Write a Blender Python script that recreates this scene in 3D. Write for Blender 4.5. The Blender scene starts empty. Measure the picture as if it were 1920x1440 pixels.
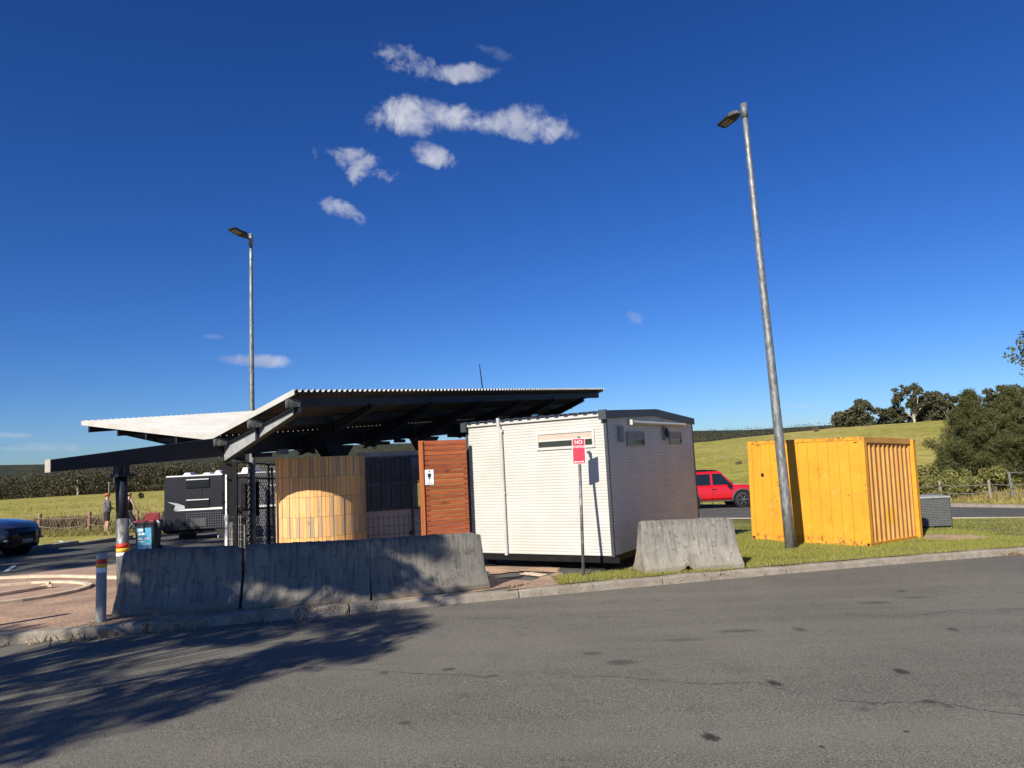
import bpy, math, random
import numpy as np
from mathutils import Vector, Matrix

random.seed(7)
RNG = np.random.default_rng(7)
S = bpy.context.scene
C = S.collection
rad = math.radians

# ------------------------------------------------------------------ camera
F = 1335.0; PIT = rad(6.45); ROL = rad(2.86); EYE = 1.6
FW = Vector((0, math.cos(PIT), math.sin(PIT)))
_U = Vector((0, -math.sin(PIT), math.cos(PIT)))
RT = Vector((math.cos(ROL), 0, 0)) - _U * math.sin(ROL)
UP = Vector((math.sin(ROL), 0, 0)) + _U * math.cos(ROL)
cd = bpy.data.cameras.new('camera')
cam = bpy.data.objects.new('camera', cd); C.objects.link(cam)
m = Matrix((RT, UP, -FW)).transposed().to_4x4(); m.translation = (0, 0, EYE)
cam.matrix_world = m
cd.sensor_width = 36.0; cd.lens = 36.0 * F / 1920.0
cd.clip_start = 0.05; cd.clip_end = 9000
S.camera = cam

# ------------------------------------------------------------------ light
SUN_AZ, SUN_EL = 31.0, 33.0
tr = Vector((math.sin(rad(SUN_AZ)) * math.cos(rad(SUN_EL)), math.cos(rad(SUN_AZ)) * math.cos(rad(SUN_EL)), -math.sin(rad(SUN_EL))))
sl = bpy.data.lights.new('sun', 'SUN'); sl.energy = 5.0; sl.angle = rad(0.53); sl.color = (1.0, 0.93, 0.82)
so = bpy.data.objects.new('sun', sl); C.objects.link(so)
so.rotation_euler = tr.to_track_quat('-Z', 'Y').to_euler(); so.location = (-20, -40, 30)
S.view_settings.view_transform = 'Standard'; S.view_settings.look = 'None'
S.view_settings.gamma = 1.0; S.view_settings.use_curve_mapping = False
S.view_settings.exposure = 0.45
try:
    S.cycles.max_bounces = 6; S.cycles.diffuse_bounces = 3; S.cycles.glossy_bounces = 3
    S.cycles.transparent_max_bounces = 8; S.cycles.use_denoising = True
except Exception: pass

def ray(px, py):
    return FW + RT * ((px - 960) / F) + UP * ((720 - py) / F)
def at(px, py, Y):
    d = ray(px, py); t = Y / d.y
    return Vector((t * d.x, Y, EYE + t * d.z))
def bump(x, y):
    return 0.07 * math.exp(-((x - 5.2) ** 2 + (y - 18.0) ** 2) / 3.0)
def G(x, y): return 0.014 - 0.0179 * x - 0.0268 * y
def GV(x, y): return G(x, y) + bump(x, y)
def gp(px, py, off=0.0):
    d = ray(px, py); t = (1.586 - off) / (-d.z - 0.0179 * d.x - 0.0268 * d.y)
    return Vector((t * d.x, t * d.y, EYE + t * d.z))
def on_line(p, dr, px, py):
    d = ray(px, py); det = -dr[0] * d.y + d.x * dr[1]
    t = (p[0] * d.y - d.x * p[1]) / det
    x = p[0] + t * dr[0]; y = p[1] + t * dr[1]
    return Vector((x, y, EYE + y / d.y * d.z)), t

# ------------------------------------------------------------------ node helpers
def newmat(name):
    mt = bpy.data.materials.new(name); mt.use_nodes = True
    nt = mt.node_tree; b = nt.nodes['Principled BSDF']
    return mt, nt, b
def N(nt, t, **kw):
    n = nt.nodes.new(t)
    for k, v in kw.items():
        if k.startswith('i_'): n.inputs[int(k[2:])].default_value = v
        else: setattr(n, k, v)
    return n
def math_n(nt, op, a, b=None, clamp=False):
    n = nt.nodes.new('ShaderNodeMath'); n.operation = op; n.use_clamp = clamp
    for i, v in enumerate((a, b)):
        if v is None: continue
        if isinstance(v, (int, float)): n.inputs[i].default_value = v
        else: nt.links.new(v, n.inputs[i])
    return n.outputs[0]
def mixc(nt, fac, a, b, blend='MIX'):
    n = nt.nodes.new('ShaderNodeMix'); n.data_type = 'RGBA'; n.blend_type = blend
    for idx, v in ((0, fac), (6, a), (7, b)):
        if isinstance(v, (int, float)): n.inputs[idx].default_value = v
        elif isinstance(v, tuple): n.inputs[idx].default_value = (v + (1,))[:4] if len(v) == 3 else v
        else: nt.links.new(v, n.inputs[idx])
    return n.outputs[2]
def ramp(nt, src, lo, hi):
    n = nt.nodes.new('ShaderNodeMapRange'); n.interpolation_type = 'SMOOTHSTEP'
    n.inputs[1].default_value = lo; n.inputs[2].default_value = hi
    nt.links.new(src, n.inputs[0]); return n.outputs[0]
def coords(nt, scale=(1, 1, 1), gen='Object', wpos=False):
    mp = nt.nodes.new('ShaderNodeMapping'); mp.inputs[3].default_value = scale
    if wpos:
        g = nt.nodes.new('ShaderNodeNewGeometry'); nt.links.new(g.outputs['Position'], mp.inputs[0])
    else:
        tc = nt.nodes.new('ShaderNodeTexCoord'); nt.links.new(tc.outputs[gen], mp.inputs[0])
    return mp.outputs[0]
def noise(nt, vec, scale, detail=4, rough=0.55, dist=0.0):
    n = nt.nodes.new('ShaderNodeTexNoise'); n.inputs['Scale'].default_value = scale
    n.inputs['Detail'].default_value = detail; n.inputs['Roughness'].default_value = rough
    n.inputs['Distortion'].default_value = dist
    nt.links.new(vec, n.inputs['Vector']); return n.outputs[0]
def bumpn(nt, b, h, strength, dist=0.01):
    n = nt.nodes.new('ShaderNodeBump'); n.inputs['Strength'].default_value = strength; n.inputs['Distance'].default_value = dist
    nt.links.new(h, n.inputs['Height']); nt.links.new(n.outputs[0], b.inputs['Normal'])
MATS = {}
def pm(name, c, c2=None, scale=3.0, rough=0.6, metal=0.0, bump=0.0, stretch=(1, 1, 1), lo=0.35, hi=0.65,
       grain=0.0, gscale=120.0, spots=None, vary=0.0, wpos=False, coat=0.0, spec=0.5):
    """base colour c mixed with c2 by noise, fine grain, optional dark/rust spots (colour, scale, threshold)"""
    mt, nt, b = newmat(name); vec = coords(nt, stretch, wpos=wpos)
    if c2 is None: c2 = tuple(x * 0.8 for x in c)
    n1 = noise(nt, vec, scale, 5); f = ramp(nt, n1, lo, hi)
    col = mixc(nt, f, c, c2)
    if vary:
        oi = nt.nodes.new('ShaderNodeObjectInfo')
        v = math_n(nt, 'MULTIPLY_ADD', oi.outputs['Random'], vary); v.node.inputs[2].default_value = 1 - vary / 2
        cc = nt.nodes.new('ShaderNodeCombineColor')
        for i in range(3): nt.links.new(v, cc.inputs[i])
        col = mixc(nt, 1.0, col, cc.outputs[0], 'MULTIPLY')
    n2 = noise(nt, vec, gscale, 2)
    if grain:
        g = ramp(nt, n2, 0.25, 0.75)
        gg = math_n(nt, 'MULTIPLY_ADD', g, grain * 2); gg.node.inputs[2].default_value = 1 - grain
        cc = nt.nodes.new('ShaderNodeCombineColor')
        for i in range(3): nt.links.new(gg, cc.inputs[i])
        col = mixc(nt, 1.0, col, cc.outputs[0], 'MULTIPLY')
    if spots:
        sc, ss, th = spots
        ns = noise(nt, vec, ss, 4, 0.65); col = mixc(nt, ramp(nt, ns, th, th + 0.06), col, sc)
    nt.links.new(col, b.inputs['Base Color'])
    b.inputs['Roughness'].default_value = rough; b.inputs['Metallic'].default_value = metal
    b.inputs['Coat Weight'].default_value = coat; b.inputs['Specular IOR Level'].default_value = spec
    if bump: bumpn(nt, b, n2 if grain else n1, bump)
    MATS[name] = mt
    return mt

# ------------------------------------------------------------------ sky
W = bpy.data.worlds.new('World'); S.world = W; W.use_nodes = True
nt = W.node_tree; bg = nt.nodes['Background']
sky = nt.nodes.new('ShaderNodeTexSky'); sky.sky_type = 'NISHITA'; sky.sun_disc = False
sky.sun_elevation = rad(SUN_EL); sky.sun_rotation = rad(180 + SUN_AZ)
sky.altitude = 200; sky.air_density = 1.0; sky.dust_density = 0.25; sky.ozone_density = 3.0
hs = nt.nodes.new('ShaderNodeHueSaturation'); hs.inputs['Saturation'].default_value = 1.22; hs.inputs['Value'].default_value = 1.0
nt.links.new(sky.outputs[0], hs.inputs['Color'])
gm = nt.nodes.new('ShaderNodeGamma'); gm.inputs[1].default_value = 1.16
nt.links.new(hs.outputs[0], gm.inputs[0])
tcw = nt.nodes.new('ShaderNodeTexCoord')
dirv = tcw.outputs['Generated']
nz = noise(nt, dirv, 20.0, 10, 0.6, 0.6)
nz2 = noise(nt, dirv, 70.0, 6, 0.6, 0.2)
nzz = math_n(nt, 'ADD', math_n(nt, 'MULTIPLY', nz, 0.72), math_n(nt, 'MULTIPLY', nz2, 0.28))
nzc = math_n(nt, 'SUBTRACT', nzz, 0.5)
def dotn(v):
    n = nt.nodes.new('ShaderNodeVectorMath'); n.operation = 'DOT_PRODUCT'
    nt.links.new(dirv, n.inputs[0]); n.inputs[1].default_value = v; return n.outputs['Value']
# centre px, half sizes in px, slope in degrees, opacity, roughness of the outline
CL = [(770, 218, 92, 42, -4, 0.97, 2.2), (850, 222, 80, 30, -6, 0.95, 2.2), (920, 226, 90, 26, -3, 0.8, 2.4), (985, 230, 80, 40, -8, 0.85, 2.8),
      (1045, 240, 62, 32, -25, 0.78, 3.0), (758, 112, 72, 32, -22, 0.6, 3.6), (868, 136, 82, 20, 2, 0.72, 2.8), (818, 293, 60, 26, -18, 0.85, 2.6),
      (690, 322, 95, 32, -22, 0.62, 4.2), (645, 398, 66, 20, -28, 0.6, 3.4), (930, 100, 40, 14, -15, 0.13, 4.0), (1190, 596, 22, 12, -30, 0.22, 2.4),
      (492, 676, 80, 15, -3, 0.62, 2.0), (398, 631, 26, 7, -3, 0.25, 2.0), (100, 838, 75, 11, -2, 0.3, 3.0), (20, 816, 44, 7, -2, 0.28, 3.0),
      (60, 842, 70, 6, -1, 0.25, 3.0), (1508, 761, 42, 6, 1, 0.3, 2.4), (1480, 778, 26, 4, 0, 0.15, 2.4), (1500, 795, 140, 9, 2, 0.2, 2.6)]
dens = None
for (px, py, hw, hh, sl_, op, rg) in CL:
    d0 = ray(px, py).normalized()
    ex = (RT * math.cos(rad(sl_)) + UP * math.sin(rad(sl_)))
    ex = (ex - d0 * ex.dot(d0)).normalized(); ey = d0.cross(ex).normalized()
    if ey.dot(UP) < 0: ey = -ey
    k = d0.dot(FW) * 1.0
    sx = hw / F * k; sy = hh / F * k
    ax = math_n(nt, 'MULTIPLY', dotn(ex), 1 / sx); ay = math_n(nt, 'MULTIPLY', dotn(ey), 1 / sy)
    rr = math_n(nt, 'ADD', math_n(nt, 'MULTIPLY', ax, ax), math_n(nt, 'MULTIPLY', ay, ay))
    q = math_n(nt, 'SUBTRACT', 0.72, rr)
    q = math_n(nt, 'ADD', q, math_n(nt, 'MULTIPLY', nzc, rg * 1.5))
    front = math_n(nt, 'GREATER_THAN', dotn(d0), 0.8)
    q = math_n(nt, 'MULTIPLY', ramp(nt, q, -0.1, 0.95), front)
    q = math_n(nt, 'MULTIPLY', q, op)
    dens = q if dens is None else math_n(nt, 'MAXIMUM', dens, q)
nsh = noise(nt, dirv, 18.0, 5, 0.6)
ccol = mixc(nt, ramp(nt, nsh, 0.3, 0.7), (3.6, 3.9, 5.0), (5.8, 6.0, 6.7))
tint = mixc(nt, 1.0, gm.outputs[0], (0.33, 0.45, 0.70), 'MULTIPLY')
fin = mixc(nt, dens, tint, ccol)
nt.links.new(fin, bg.inputs['Color']); bg.inputs['Strength'].default_value = 0.085

# ------------------------------------------------------------------ mesh building
class MB:
    def __init__(s): s.v = []; s.f = []; s.M = None
    def add(s, vs, fs):
        o = len(s.v)
        if s.M is not None: vs = [tuple(s.M @ Vector(p)) for p in vs]
        s.v += [tuple(p) for p in vs]; s.f += [tuple(i + o for i in f) for f in fs]; return s
    def box(s, c, d, rz=0.0, rx=0.0, ry=0.0):
        hx, hy, hz = d[0] / 2, d[1] / 2, d[2] / 2
        R = Matrix.Rotation(rz, 3, 'Z') @ Matrix.Rotation(ry, 3, 'Y') @ Matrix.Rotation(rx, 3, 'X')
        vs = [Vector(c) + R @ Vector((x * hx, y * hy, z * hz)) for x, y, z in
              ((-1, -1, -1), (1, -1, -1), (1, 1, -1), (-1, 1, -1), (-1, -1, 1), (1, -1, 1), (1, 1, 1), (-1, 1, 1))]
        return s.add(vs, [(0, 3, 2, 1), (4, 5, 6, 7), (0, 1, 5, 4), (1, 2, 6, 5), (2, 3, 7, 6), (3, 0, 4, 7)])
    def bb(s, a, b):
        return s.box([(a[i] + b[i]) / 2 for i in range(3)], [abs(b[i] - a[i]) for i in range(3)])
    def hexa(s, p8):
        return s.add(p8, [(0, 3, 2, 1), (4, 5, 6, 7), (0, 1, 5, 4), (1, 2, 6, 5), (2, 3, 7, 6), (3, 0, 4, 7)])
    def tube(s, pts, rs, n=8, caps=True):
        pts = [Vector(p) for p in pts]
        if isinstance(rs, (int, float)): rs = [rs] * len(pts)
        vs = []; fs = []; prev = None
        for i, p in enumerate(pts):
            t = (pts[min(i + 1, len(pts) - 1)] - pts[max(i - 1, 0)]).normalized()
            a = (prev if prev is not None else (Vector((1, 0, 0)) if abs(t.z) > 0.7 else Vector((0, 0, 1))))
            a = (a - t * a.dot(t)).normalized(); prev = a; b = t.cross(a)
            for k in range(n):
                th = 2 * math.pi * k / n
                vs.append(p + (a * math.cos(th) + b * math.sin(th)) * rs[i])
        for i in range(len(pts) - 1):
            for k in range(n):
                k2 = (k + 1) % n
                fs.append((i * n + k, i * n + k2, (i + 1) * n + k2, (i + 1) * n + k))
        if caps:
            fs.append(tuple(range(n - 1, -1, -1))); fs.append(tuple((len(pts) - 1) * n + k for k in range(n)))
        return s.add(vs, fs)
    def prism(s, pts, z0, z1):
        n = len(pts)
        vs = [(p[0], p[1], z0) for p in pts] + [(p[0], p[1], z1) for p in pts]
        return s.add(vs, [tuple(range(n - 1, -1, -1)), tuple(range(n, 2 * n))] + [(i, (i + 1) % n, n + (i + 1) % n, n + i) for i in range(n)])
    def prism_y(s, pts, y0, y1):      # outline in x,z extruded along y
        n = len(pts)
        vs = [(p[0], y0, p[1]) for p in pts] + [(p[0], y1, p[1]) for p in pts]
        return s.add(vs, [tuple(range(n)), tuple(range(2 * n - 1, n - 1, -1))] + [(i, n + i, n + (i + 1) % n, (i + 1) % n) for i in range(n)])
    def loft(s, secs, closed=True, caps=True):
        n = len(secs[0]); vs = [p for sec in secs for p in sec]; fs = []
        for i in range(len(secs) - 1):
            for k in range(n if closed else n - 1):
                k2 = (k + 1) % n
                fs.append((i * n + k, i * n + k2, (i + 1) * n + k2, (i + 1) * n + k))
        if caps and closed:
            fs.append(tuple(range(n - 1, -1, -1))); fs.append(tuple((len(secs) - 1) * n + k for k in range(n)))
        return s.add(vs, fs)
    def mesh(s, name, mat=None, smooth=False):
        me = bpy.data.meshes.new(name); me.from_pydata(s.v, [], s.f)
        if mat: me.materials.append(mat)
        if smooth: me.polygons.foreach_set('use_smooth', [True] * len(me.polygons))
        me.validate(); me.update(); return me
def link(name, data, parent=None, loc=None, rot=None):
    o = bpy.data.objects.new(name, data); C.objects.link(o)
    if parent is not None: o.parent = parent
    if loc is not None: o.location = loc
    if rot is not None: o.rotation_euler = rot
    return o
def tag(o, label=None, cat=None, group=None, kind=None):
    if label: o['label'] = label
    if cat: o['category'] = cat
    if group: o['group'] = group
    if kind: o['kind'] = kind
    return o
def thing(name, label, cat, loc=(0, 0, 0), rot=(0, 0, 0), group=None):
    return tag(link(name, None, None, loc, rot), label, cat, group)
def part(name, mb, mat, parent, smooth=False, bevel=0.0, auto=False):
    o = link(name, mb.mesh(name, mat, smooth), parent)
    if bevel:
        md = o.modifiers.new('bevel', 'BEVEL'); md.width = bevel; md.segments = 2; md.limit_method = 'ANGLE'; md.angle_limit = rad(35)
    if auto: autos(o)
    return o
def autos(o, ang=35):
    me = o.data; me.polygons.foreach_set('use_smooth', [True] * len(me.polygons))
    try: me.set_sharp_from_angle(angle=rad(ang))
    except Exception: pass
def copy_tree(o, parent=None):
    c = o.copy(); C.objects.link(c); c.parent = parent
    for ch in list(o.children): copy_tree(ch, c)
    return c
def npmesh(name, verts, faces_n, mat, k=4, smooth=False):
    """verts (N,3) array; faces_n (M,k) index array"""
    me = bpy.data.meshes.new(name); nv = len(verts); nf = len(faces_n)
    me.vertices.add(nv); me.vertices.foreach_set('co', np.asarray(verts, dtype=np.float32).ravel())
    me.loops.add(nf * k); me.loops.foreach_set('vertex_index', np.asarray(faces_n, dtype=np.int32).ravel())
    me.polygons.add(nf); me.polygons.foreach_set('loop_start', np.arange(0, nf * k, k, dtype=np.int32))
    if smooth: me.polygons.foreach_set('use_smooth', np.ones(nf, dtype=bool))
    me.materials.append(mat); me.update(calc_edges=True); return me

# local frames: pixel -> point on a wall of a thing (used once, to read a feature's size off the photograph)
def wall_pt(loc, rz, px, py, axis, c=0.0):
    R = Matrix.Rotation(-rz, 3, 'Z'); o = R @ (Vector((0, 0, EYE)) - Vector(loc)); d = R @ ray(px, py)
    i = 1 if axis == 'y' else 0
    t = (c - o[i]) / d[i]; return o + d * t

# ------------------------------------------------------------------ materials
def asphalt(name, base, seed, stains=()):
    mt, nt, b = newmat(name); vec = coords(nt, wpos=True)
    big = noise(nt, vec, 0.35, 4, 0.6); fine = noise(nt, vec, 75, 3, 0.7); mid = noise(nt, vec, 2.2, 6, 0.65)
    vor = nt.nodes.new('ShaderNodeTexVoronoi'); vor.inputs['Scale'].default_value = 95; nt.links.new(vec, vor.inputs['Vector'])
    c = mixc(nt, ramp(nt, big, 0.35, 0.7), base, tuple(x * 0.8 for x in base))
    c = mixc(nt, ramp(nt, mid, 0.5, 0.8), c, tuple(x * 0.72 for x in base))
    sp = math_n(nt, 'MULTIPLY_ADD', ramp(nt, fine, 0.3, 0.72), 1.15); sp.node.inputs[2].default_value = 0.42
    cc = nt.nodes.new('ShaderNodeCombineColor')
    for i in range(3): nt.links.new(sp, cc.inputs[i])
    c = mixc(nt, 1.0, c, cc.outputs[0], 'MULTIPLY')
    st = ramp(nt, vor.outputs['Color'], 0.80, 0.95)
    c = mixc(nt, math_n(nt, 'MULTIPLY', st, 0.5), c, tuple(min(1, x * 2.3) for x in base))
    # oil and tyre marks: streaks along the road and single blots with ragged outlines
    sv = nt.nodes.new('ShaderNodeMapping'); sv.inputs[2].default_value = (0, 0, rad(-19)); sv.inputs[3].default_value = (0.55, 4.5, 1)
    g = nt.nodes.new('ShaderNodeNewGeometry'); nt.links.new(g.outputs['Position'], sv.inputs[0])
    s1 = noise(nt, sv.outputs[0], 1.1, 7, 0.7, 0.4)
    c = mixc(nt, math_n(nt, 'MULTIPLY', ramp(nt, s1, 0.58, 0.72), 0.55), c, tuple(x * 0.42 for x in base))
    if stains:
        wp = nt.nodes.new('ShaderNodeMapping'); wp.inputs[2].default_value = (0, 0, rad(-20)); wp.inputs[3].default_value = (.05, 1, 1)
        g0 = nt.nodes.new('ShaderNodeNewGeometry'); nt.links.new(g0.outputs['Position'], wp.inputs[0])
        w1 = noise(nt, wp.outputs[0], .9, 3, .5); c = mixc(nt, math_n(nt, 'MULTIPLY', ramp(nt, w1, .45, .62), .35), c, tuple(x * 1.25 for x in base))
        ragged = noise(nt, vec, 34, 5, 0.75)
        for (x, y, rx, ry, a, op) in stains:
            mp = nt.nodes.new('ShaderNodeMapping'); mp.vector_type = 'TEXTURE'
            mp.inputs[1].default_value = (x, y, 0); mp.inputs[2].default_value = (0, 0, rad(a)); mp.inputs[3].default_value = (rx, ry, 1000)
            g = nt.nodes.new('ShaderNodeNewGeometry'); nt.links.new(g.outputs['Position'], mp.inputs[0])
            ln = nt.nodes.new('ShaderNodeVectorMath'); ln.operation = 'LENGTH'; nt.links.new(mp.outputs[0], ln.inputs[0])
            q = math_n(nt, 'SUBTRACT', 1.0, ln.outputs['Value'])
            q = math_n(nt, 'ADD', q, math_n(nt, 'MULTIPLY', math_n(nt, 'SUBTRACT', ragged, 0.5), 2.6))
            c = mixc(nt, math_n(nt, 'MULTIPLY', ramp(nt, q, 0.1, 0.6), op), c, (0.022, 0.02, 0.018))
    nt.links.new(c, b.inputs['Base Color']); b.inputs['Roughness'].default_value = 0.93; b.inputs['Specular IOR Level'].default_value = 0.25
    h = math_n(nt, 'ADD', fine, math_n(nt, 'MULTIPLY', vor.outputs['Distance'], 0.6)); bumpn(nt, b, h, 0.55, 0.006)
    MATS[name] = mt; return mt
def stain_at(px, py, w, h, a=0, op=0.8):
    p = gp(px, py, -0.12); Y = p.length
    return (p.x, p.y, w / F * Y * 0.62, h / F * Y * Y / 1.7 * 0.62, a, op)
STN = [stain_at(*q) for q in [(1332, 1382, 30, 16, 12, .9), (1452, 1281, 24, 11, 12, .85), (1690, 1259, 26, 10, 5, .8), (1500, 1180, 22, 8, 0, .5),
       (1165, 1242, 60, 10, 0, .55), (1110, 1225, 40, 7, 0, .5), (1385, 1183, 90, 6, 0, .5), (1745, 1316, 26, 6, 0, .7), (1785, 1180, 16, 5, 0, .7), (1540, 1400, 14, 4, 0, .8),
       (1700, 1372, 10, 4, 0, .8), (840, 1255, 30, 6, 8, .6), (925, 1267, 26, 4, 0, .6), (720, 1262, 22, 5, 0, .5), (545, 1250, 20, 6, 0, .5), (760, 1355, 28, 7, 15, .5), (1280, 1200, 90, 5, 0, .4),
       (1640, 1130, 60, 5, 0, .45), (1720, 1120, 70, 4, 0, .4), (1690, 1108, 18, 3, 0, .6), (365, 1415, 5, 2, 0, .7), (1780, 1325, 18, 4, 0, .5), (1620, 1330, 30, 8, 0, .35)]]
M_ROAD = asphalt('road_asphalt', (0.178, 0.165, 0.133), 1, STN)
M_PARK = asphalt('car_park_asphalt', (0.115, 0.112, 0.098), 2)
M_CONC = pm('kerb_concrete', (0.33, 0.285, 0.225), (0.25, 0.215, 0.165), 5, .9, grain=.25, gscale=60, bump=.3, wpos=True)
def barrier_mat(name='barrier_concrete', k_=1.0):
    mt, nt, b = newmat(name); vec = coords(nt); oi = nt.nodes.new('ShaderNodeObjectInfo')
    ofs = nt.nodes.new('ShaderNodeVectorMath'); ofs.operation = 'ADD'; nt.links.new(vec, ofs.inputs[0])
    mo = math_n(nt, 'MULTIPLY', oi.outputs['Random'], 37.0); nt.links.new(mo, ofs.inputs[1]); vec = ofs.outputs[0]
    n1 = noise(nt, vec, 2.2, 6, .6)
    mp = nt.nodes.new('ShaderNodeMapping'); mp.inputs[3].default_value = (14, 1, 1.4); nt.links.new(vec, mp.inputs[0])
    strk = noise(nt, mp.outputs[0], 1.6, 6, .65); n3 = noise(nt, vec, 9, 6, .7); n4 = noise(nt, vec, 70, 3, .6)
    c = mixc(nt, ramp(nt, n1, .35, .65), (0.36, 0.33, 0.27), (0.25, 0.235, 0.2))
    c = mixc(nt, math_n(nt, 'MULTIPLY', ramp(nt, strk, .45, .68), .7), c, (0.11, 0.1, 0.085))
    c = mixc(nt, math_n(nt, 'MULTIPLY', ramp(nt, n3, .54, .66), .8), c, (0.10, 0.092, 0.078))
    sz = nt.nodes.new('ShaderNodeSeparateXYZ'); tco = nt.nodes.new('ShaderNodeTexCoord'); nt.links.new(tco.outputs['Object'], sz.inputs[0])
    gt = math_n(nt, 'ADD', sz.outputs[2], math_n(nt, 'MULTIPLY', strk, .5)); c = mixc(nt, math_n(nt, 'MULTIPLY', ramp(nt, gt, .95, 1.12), .65), c, (0.1, 0.095, 0.085))
    gb = math_n(nt, 'ADD', sz.outputs[2], math_n(nt, 'MULTIPLY', n3, .5)); c = mixc(nt, math_n(nt, 'MULTIPLY', ramp(nt, gb, .5, .32), .5), c, (0.3, 0.25, 0.18))
    c = mixc(nt, math_n(nt, 'MULTIPLY', ramp(nt, n3, .40, .30), .7), c, (0.46, 0.43, 0.36))
    c = mixc(nt, math_n(nt, 'MULTIPLY', ramp(nt, n4, .35, .7), .35), c, (0.16, 0.15, 0.125))
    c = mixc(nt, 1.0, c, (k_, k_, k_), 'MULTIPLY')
    nt.links.new(c, b.inputs['Base Color']); b.inputs['Roughness'].default_value = .95
    bumpn(nt, b, math_n(nt, 'ADD', n4, math_n(nt, 'MULTIPLY', n3, .8)), .55, .008); return mt
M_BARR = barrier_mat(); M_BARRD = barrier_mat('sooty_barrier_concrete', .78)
M_DIRT = pm('dirt', (0.47, 0.31, 0.2), (0.3, 0.195, 0.13), 1.3, .97, grain=.35, gscale=28, bump=.5, wpos=True, spots=((0.2, 0.13, 0.09), 9, .66))
M_PINK = pm('pink_concrete', (0.48, 0.32, 0.22), (0.4, 0.26, 0.18), 2.5, .9, grain=.12, gscale=60, wpos=True)
M_CREAM = pm('cream_edging', (0.72, 0.6, 0.43), (0.55, 0.44, 0.31), 6, .85, grain=.1, wpos=True)
def grass_mat(name, a, b_, c_, s1=0.5, s2=8):
    mt, nt, b = newmat(name); vec = coords(nt, wpos=True)
    n1 = noise(nt, vec, s1, 6, .6); n2 = noise(nt, vec, s2, 5, .7); n3 = noise(nt, vec, s2 * 7, 3, .7)
    mp = nt.nodes.new('ShaderNodeMapping'); mp.inputs[3].default_value = (0.35, 1.6, 1); nt.links.new(vec, mp.inputs[0])
    n4 = noise(nt, mp.outputs[0], s1 * .8, 5, .65)
    c = mixc(nt, ramp(nt, n1, .38, .62), a, b_)
    c = mixc(nt, math_n(nt, 'MULTIPLY', ramp(nt, n4, .5, .68), .8), c, c_)
    k = math_n(nt, 'MULTIPLY_ADD', ramp(nt, n2, .3, .7), .55); k.node.inputs[2].default_value = .68
    k2 = math_n(nt, 'MULTIPLY', k, math_n(nt, 'ADD', math_n(nt, 'MULTIPLY', ramp(nt, n3, .3, .7), .5), .75))
    cc = nt.nodes.new('ShaderNodeCombineColor')
    for i in range(3): nt.links.new(k2, cc.inputs[i])
    c = mixc(nt, 1.0, c, cc.outputs[0], 'MULTIPLY')
    nt.links.new(c, b.inputs['Base Color']); b.inputs['Roughness'].default_value = .95; b.inputs['Specular IOR Level'].default_value = .15
    bumpn(nt, b, n2, .8, .15); return mt
M_FIELD = grass_mat('field_grass', (0.17, 0.175, 0.035), (0.25, 0.22, 0.055), (0.31, 0.235, 0.08), .06, 1.2)
M_VERGE = grass_mat('verge_soil_and_grass', (0.16, 0.185, 0.04), (0.24, 0.22, 0.07), (0.3, 0.22, 0.12), .6, 9)
def leafmat(name, c, c2, tr_=.25, rough=.6, ns=.9):
    mt, nt, b = newmat(name)
    g = nt.nodes.new('ShaderNodeNewGeometry'); vec = coords(nt, wpos=False)
    n1 = noise(nt, vec, ns, 4, .7)
    f = math_n(nt, 'MULTIPLY_ADD', g.outputs['Random Per Island'], .6); nt.links.new(math_n(nt, 'MULTIPLY', n1, .45), f.node.inputs[2])
    col = mixc(nt, f, c, c2)
    nt.links.new(col, b.inputs['Base Color']); b.inputs['Roughness'].default_value = rough; b.inputs['Specular IOR Level'].default_value = .3
    if tr_:
        t = nt.nodes.new('ShaderNodeBsdfTranslucent'); nt.links.new(col, t.inputs[0])
        mx = nt.nodes.new('ShaderNodeMixShader'); mx.inputs[0].default_value = tr_
        out = nt.nodes['Material Output']; nt.links.new(b.outputs[0], mx.inputs[1]); nt.links.new(t.outputs[0], mx.inputs[2]); nt.links.new(mx.outputs[0], out.inputs[0])
    return mt
M_BLADE = leafmat('grass_blade', (0.21, 0.26, 0.035), (0.42, 0.38, 0.11), .35)
M_DRY = leafmat('dry_grass', (0.5, 0.36, 0.2), (0.3, 0.19, 0.1), .2)
M_GUM = leafmat('gum_leaf', (0.05, 0.055, 0.028), (0.1, 0.095, 0.045), .15)
M_GUM2 = leafmat('gum_leaf_brown', (0.065, 0.058, 0.03), (0.13, 0.105, 0.05), .15)
M_GUMG = leafmat('green_gum_leaf', (0.055, 0.075, 0.02), (0.14, 0.15, 0.05), .2)
M_CAS = leafmat('casuarina_needle', (0.045, 0.056, 0.018), (0.125, 0.122, 0.04), .15)
M_SHRUB = leafmat('shrub_leaf', (0.11, 0.13, 0.025), (0.3, 0.27, 0.1), .25, .45)
M_SCRUB = leafmat('scrub_twig', (0.16, 0.12, 0.08), (0.24, 0.18, 0.1), .1)
M_FOREST = leafmat('forest_leaf', (0.018, 0.02, 0.011), (0.105, 0.088, 0.04), .1, ns=.16)
M_BARK = pm('pale_bark', (0.5, 0.45, 0.38), (0.3, 0.25, 0.2), 3, .9, stretch=(1, 1, .3))
M_BARKD = pm('dark_bark', (0.2, 0.16, 0.13), (0.1, 0.08, 0.06), 3, .95, stretch=(1, 1, .3))
M_BARKD2 = pm('grey_bark', (0.3, 0.26, 0.21), (0.2, 0.17, 0.13), 3, .9)
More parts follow.
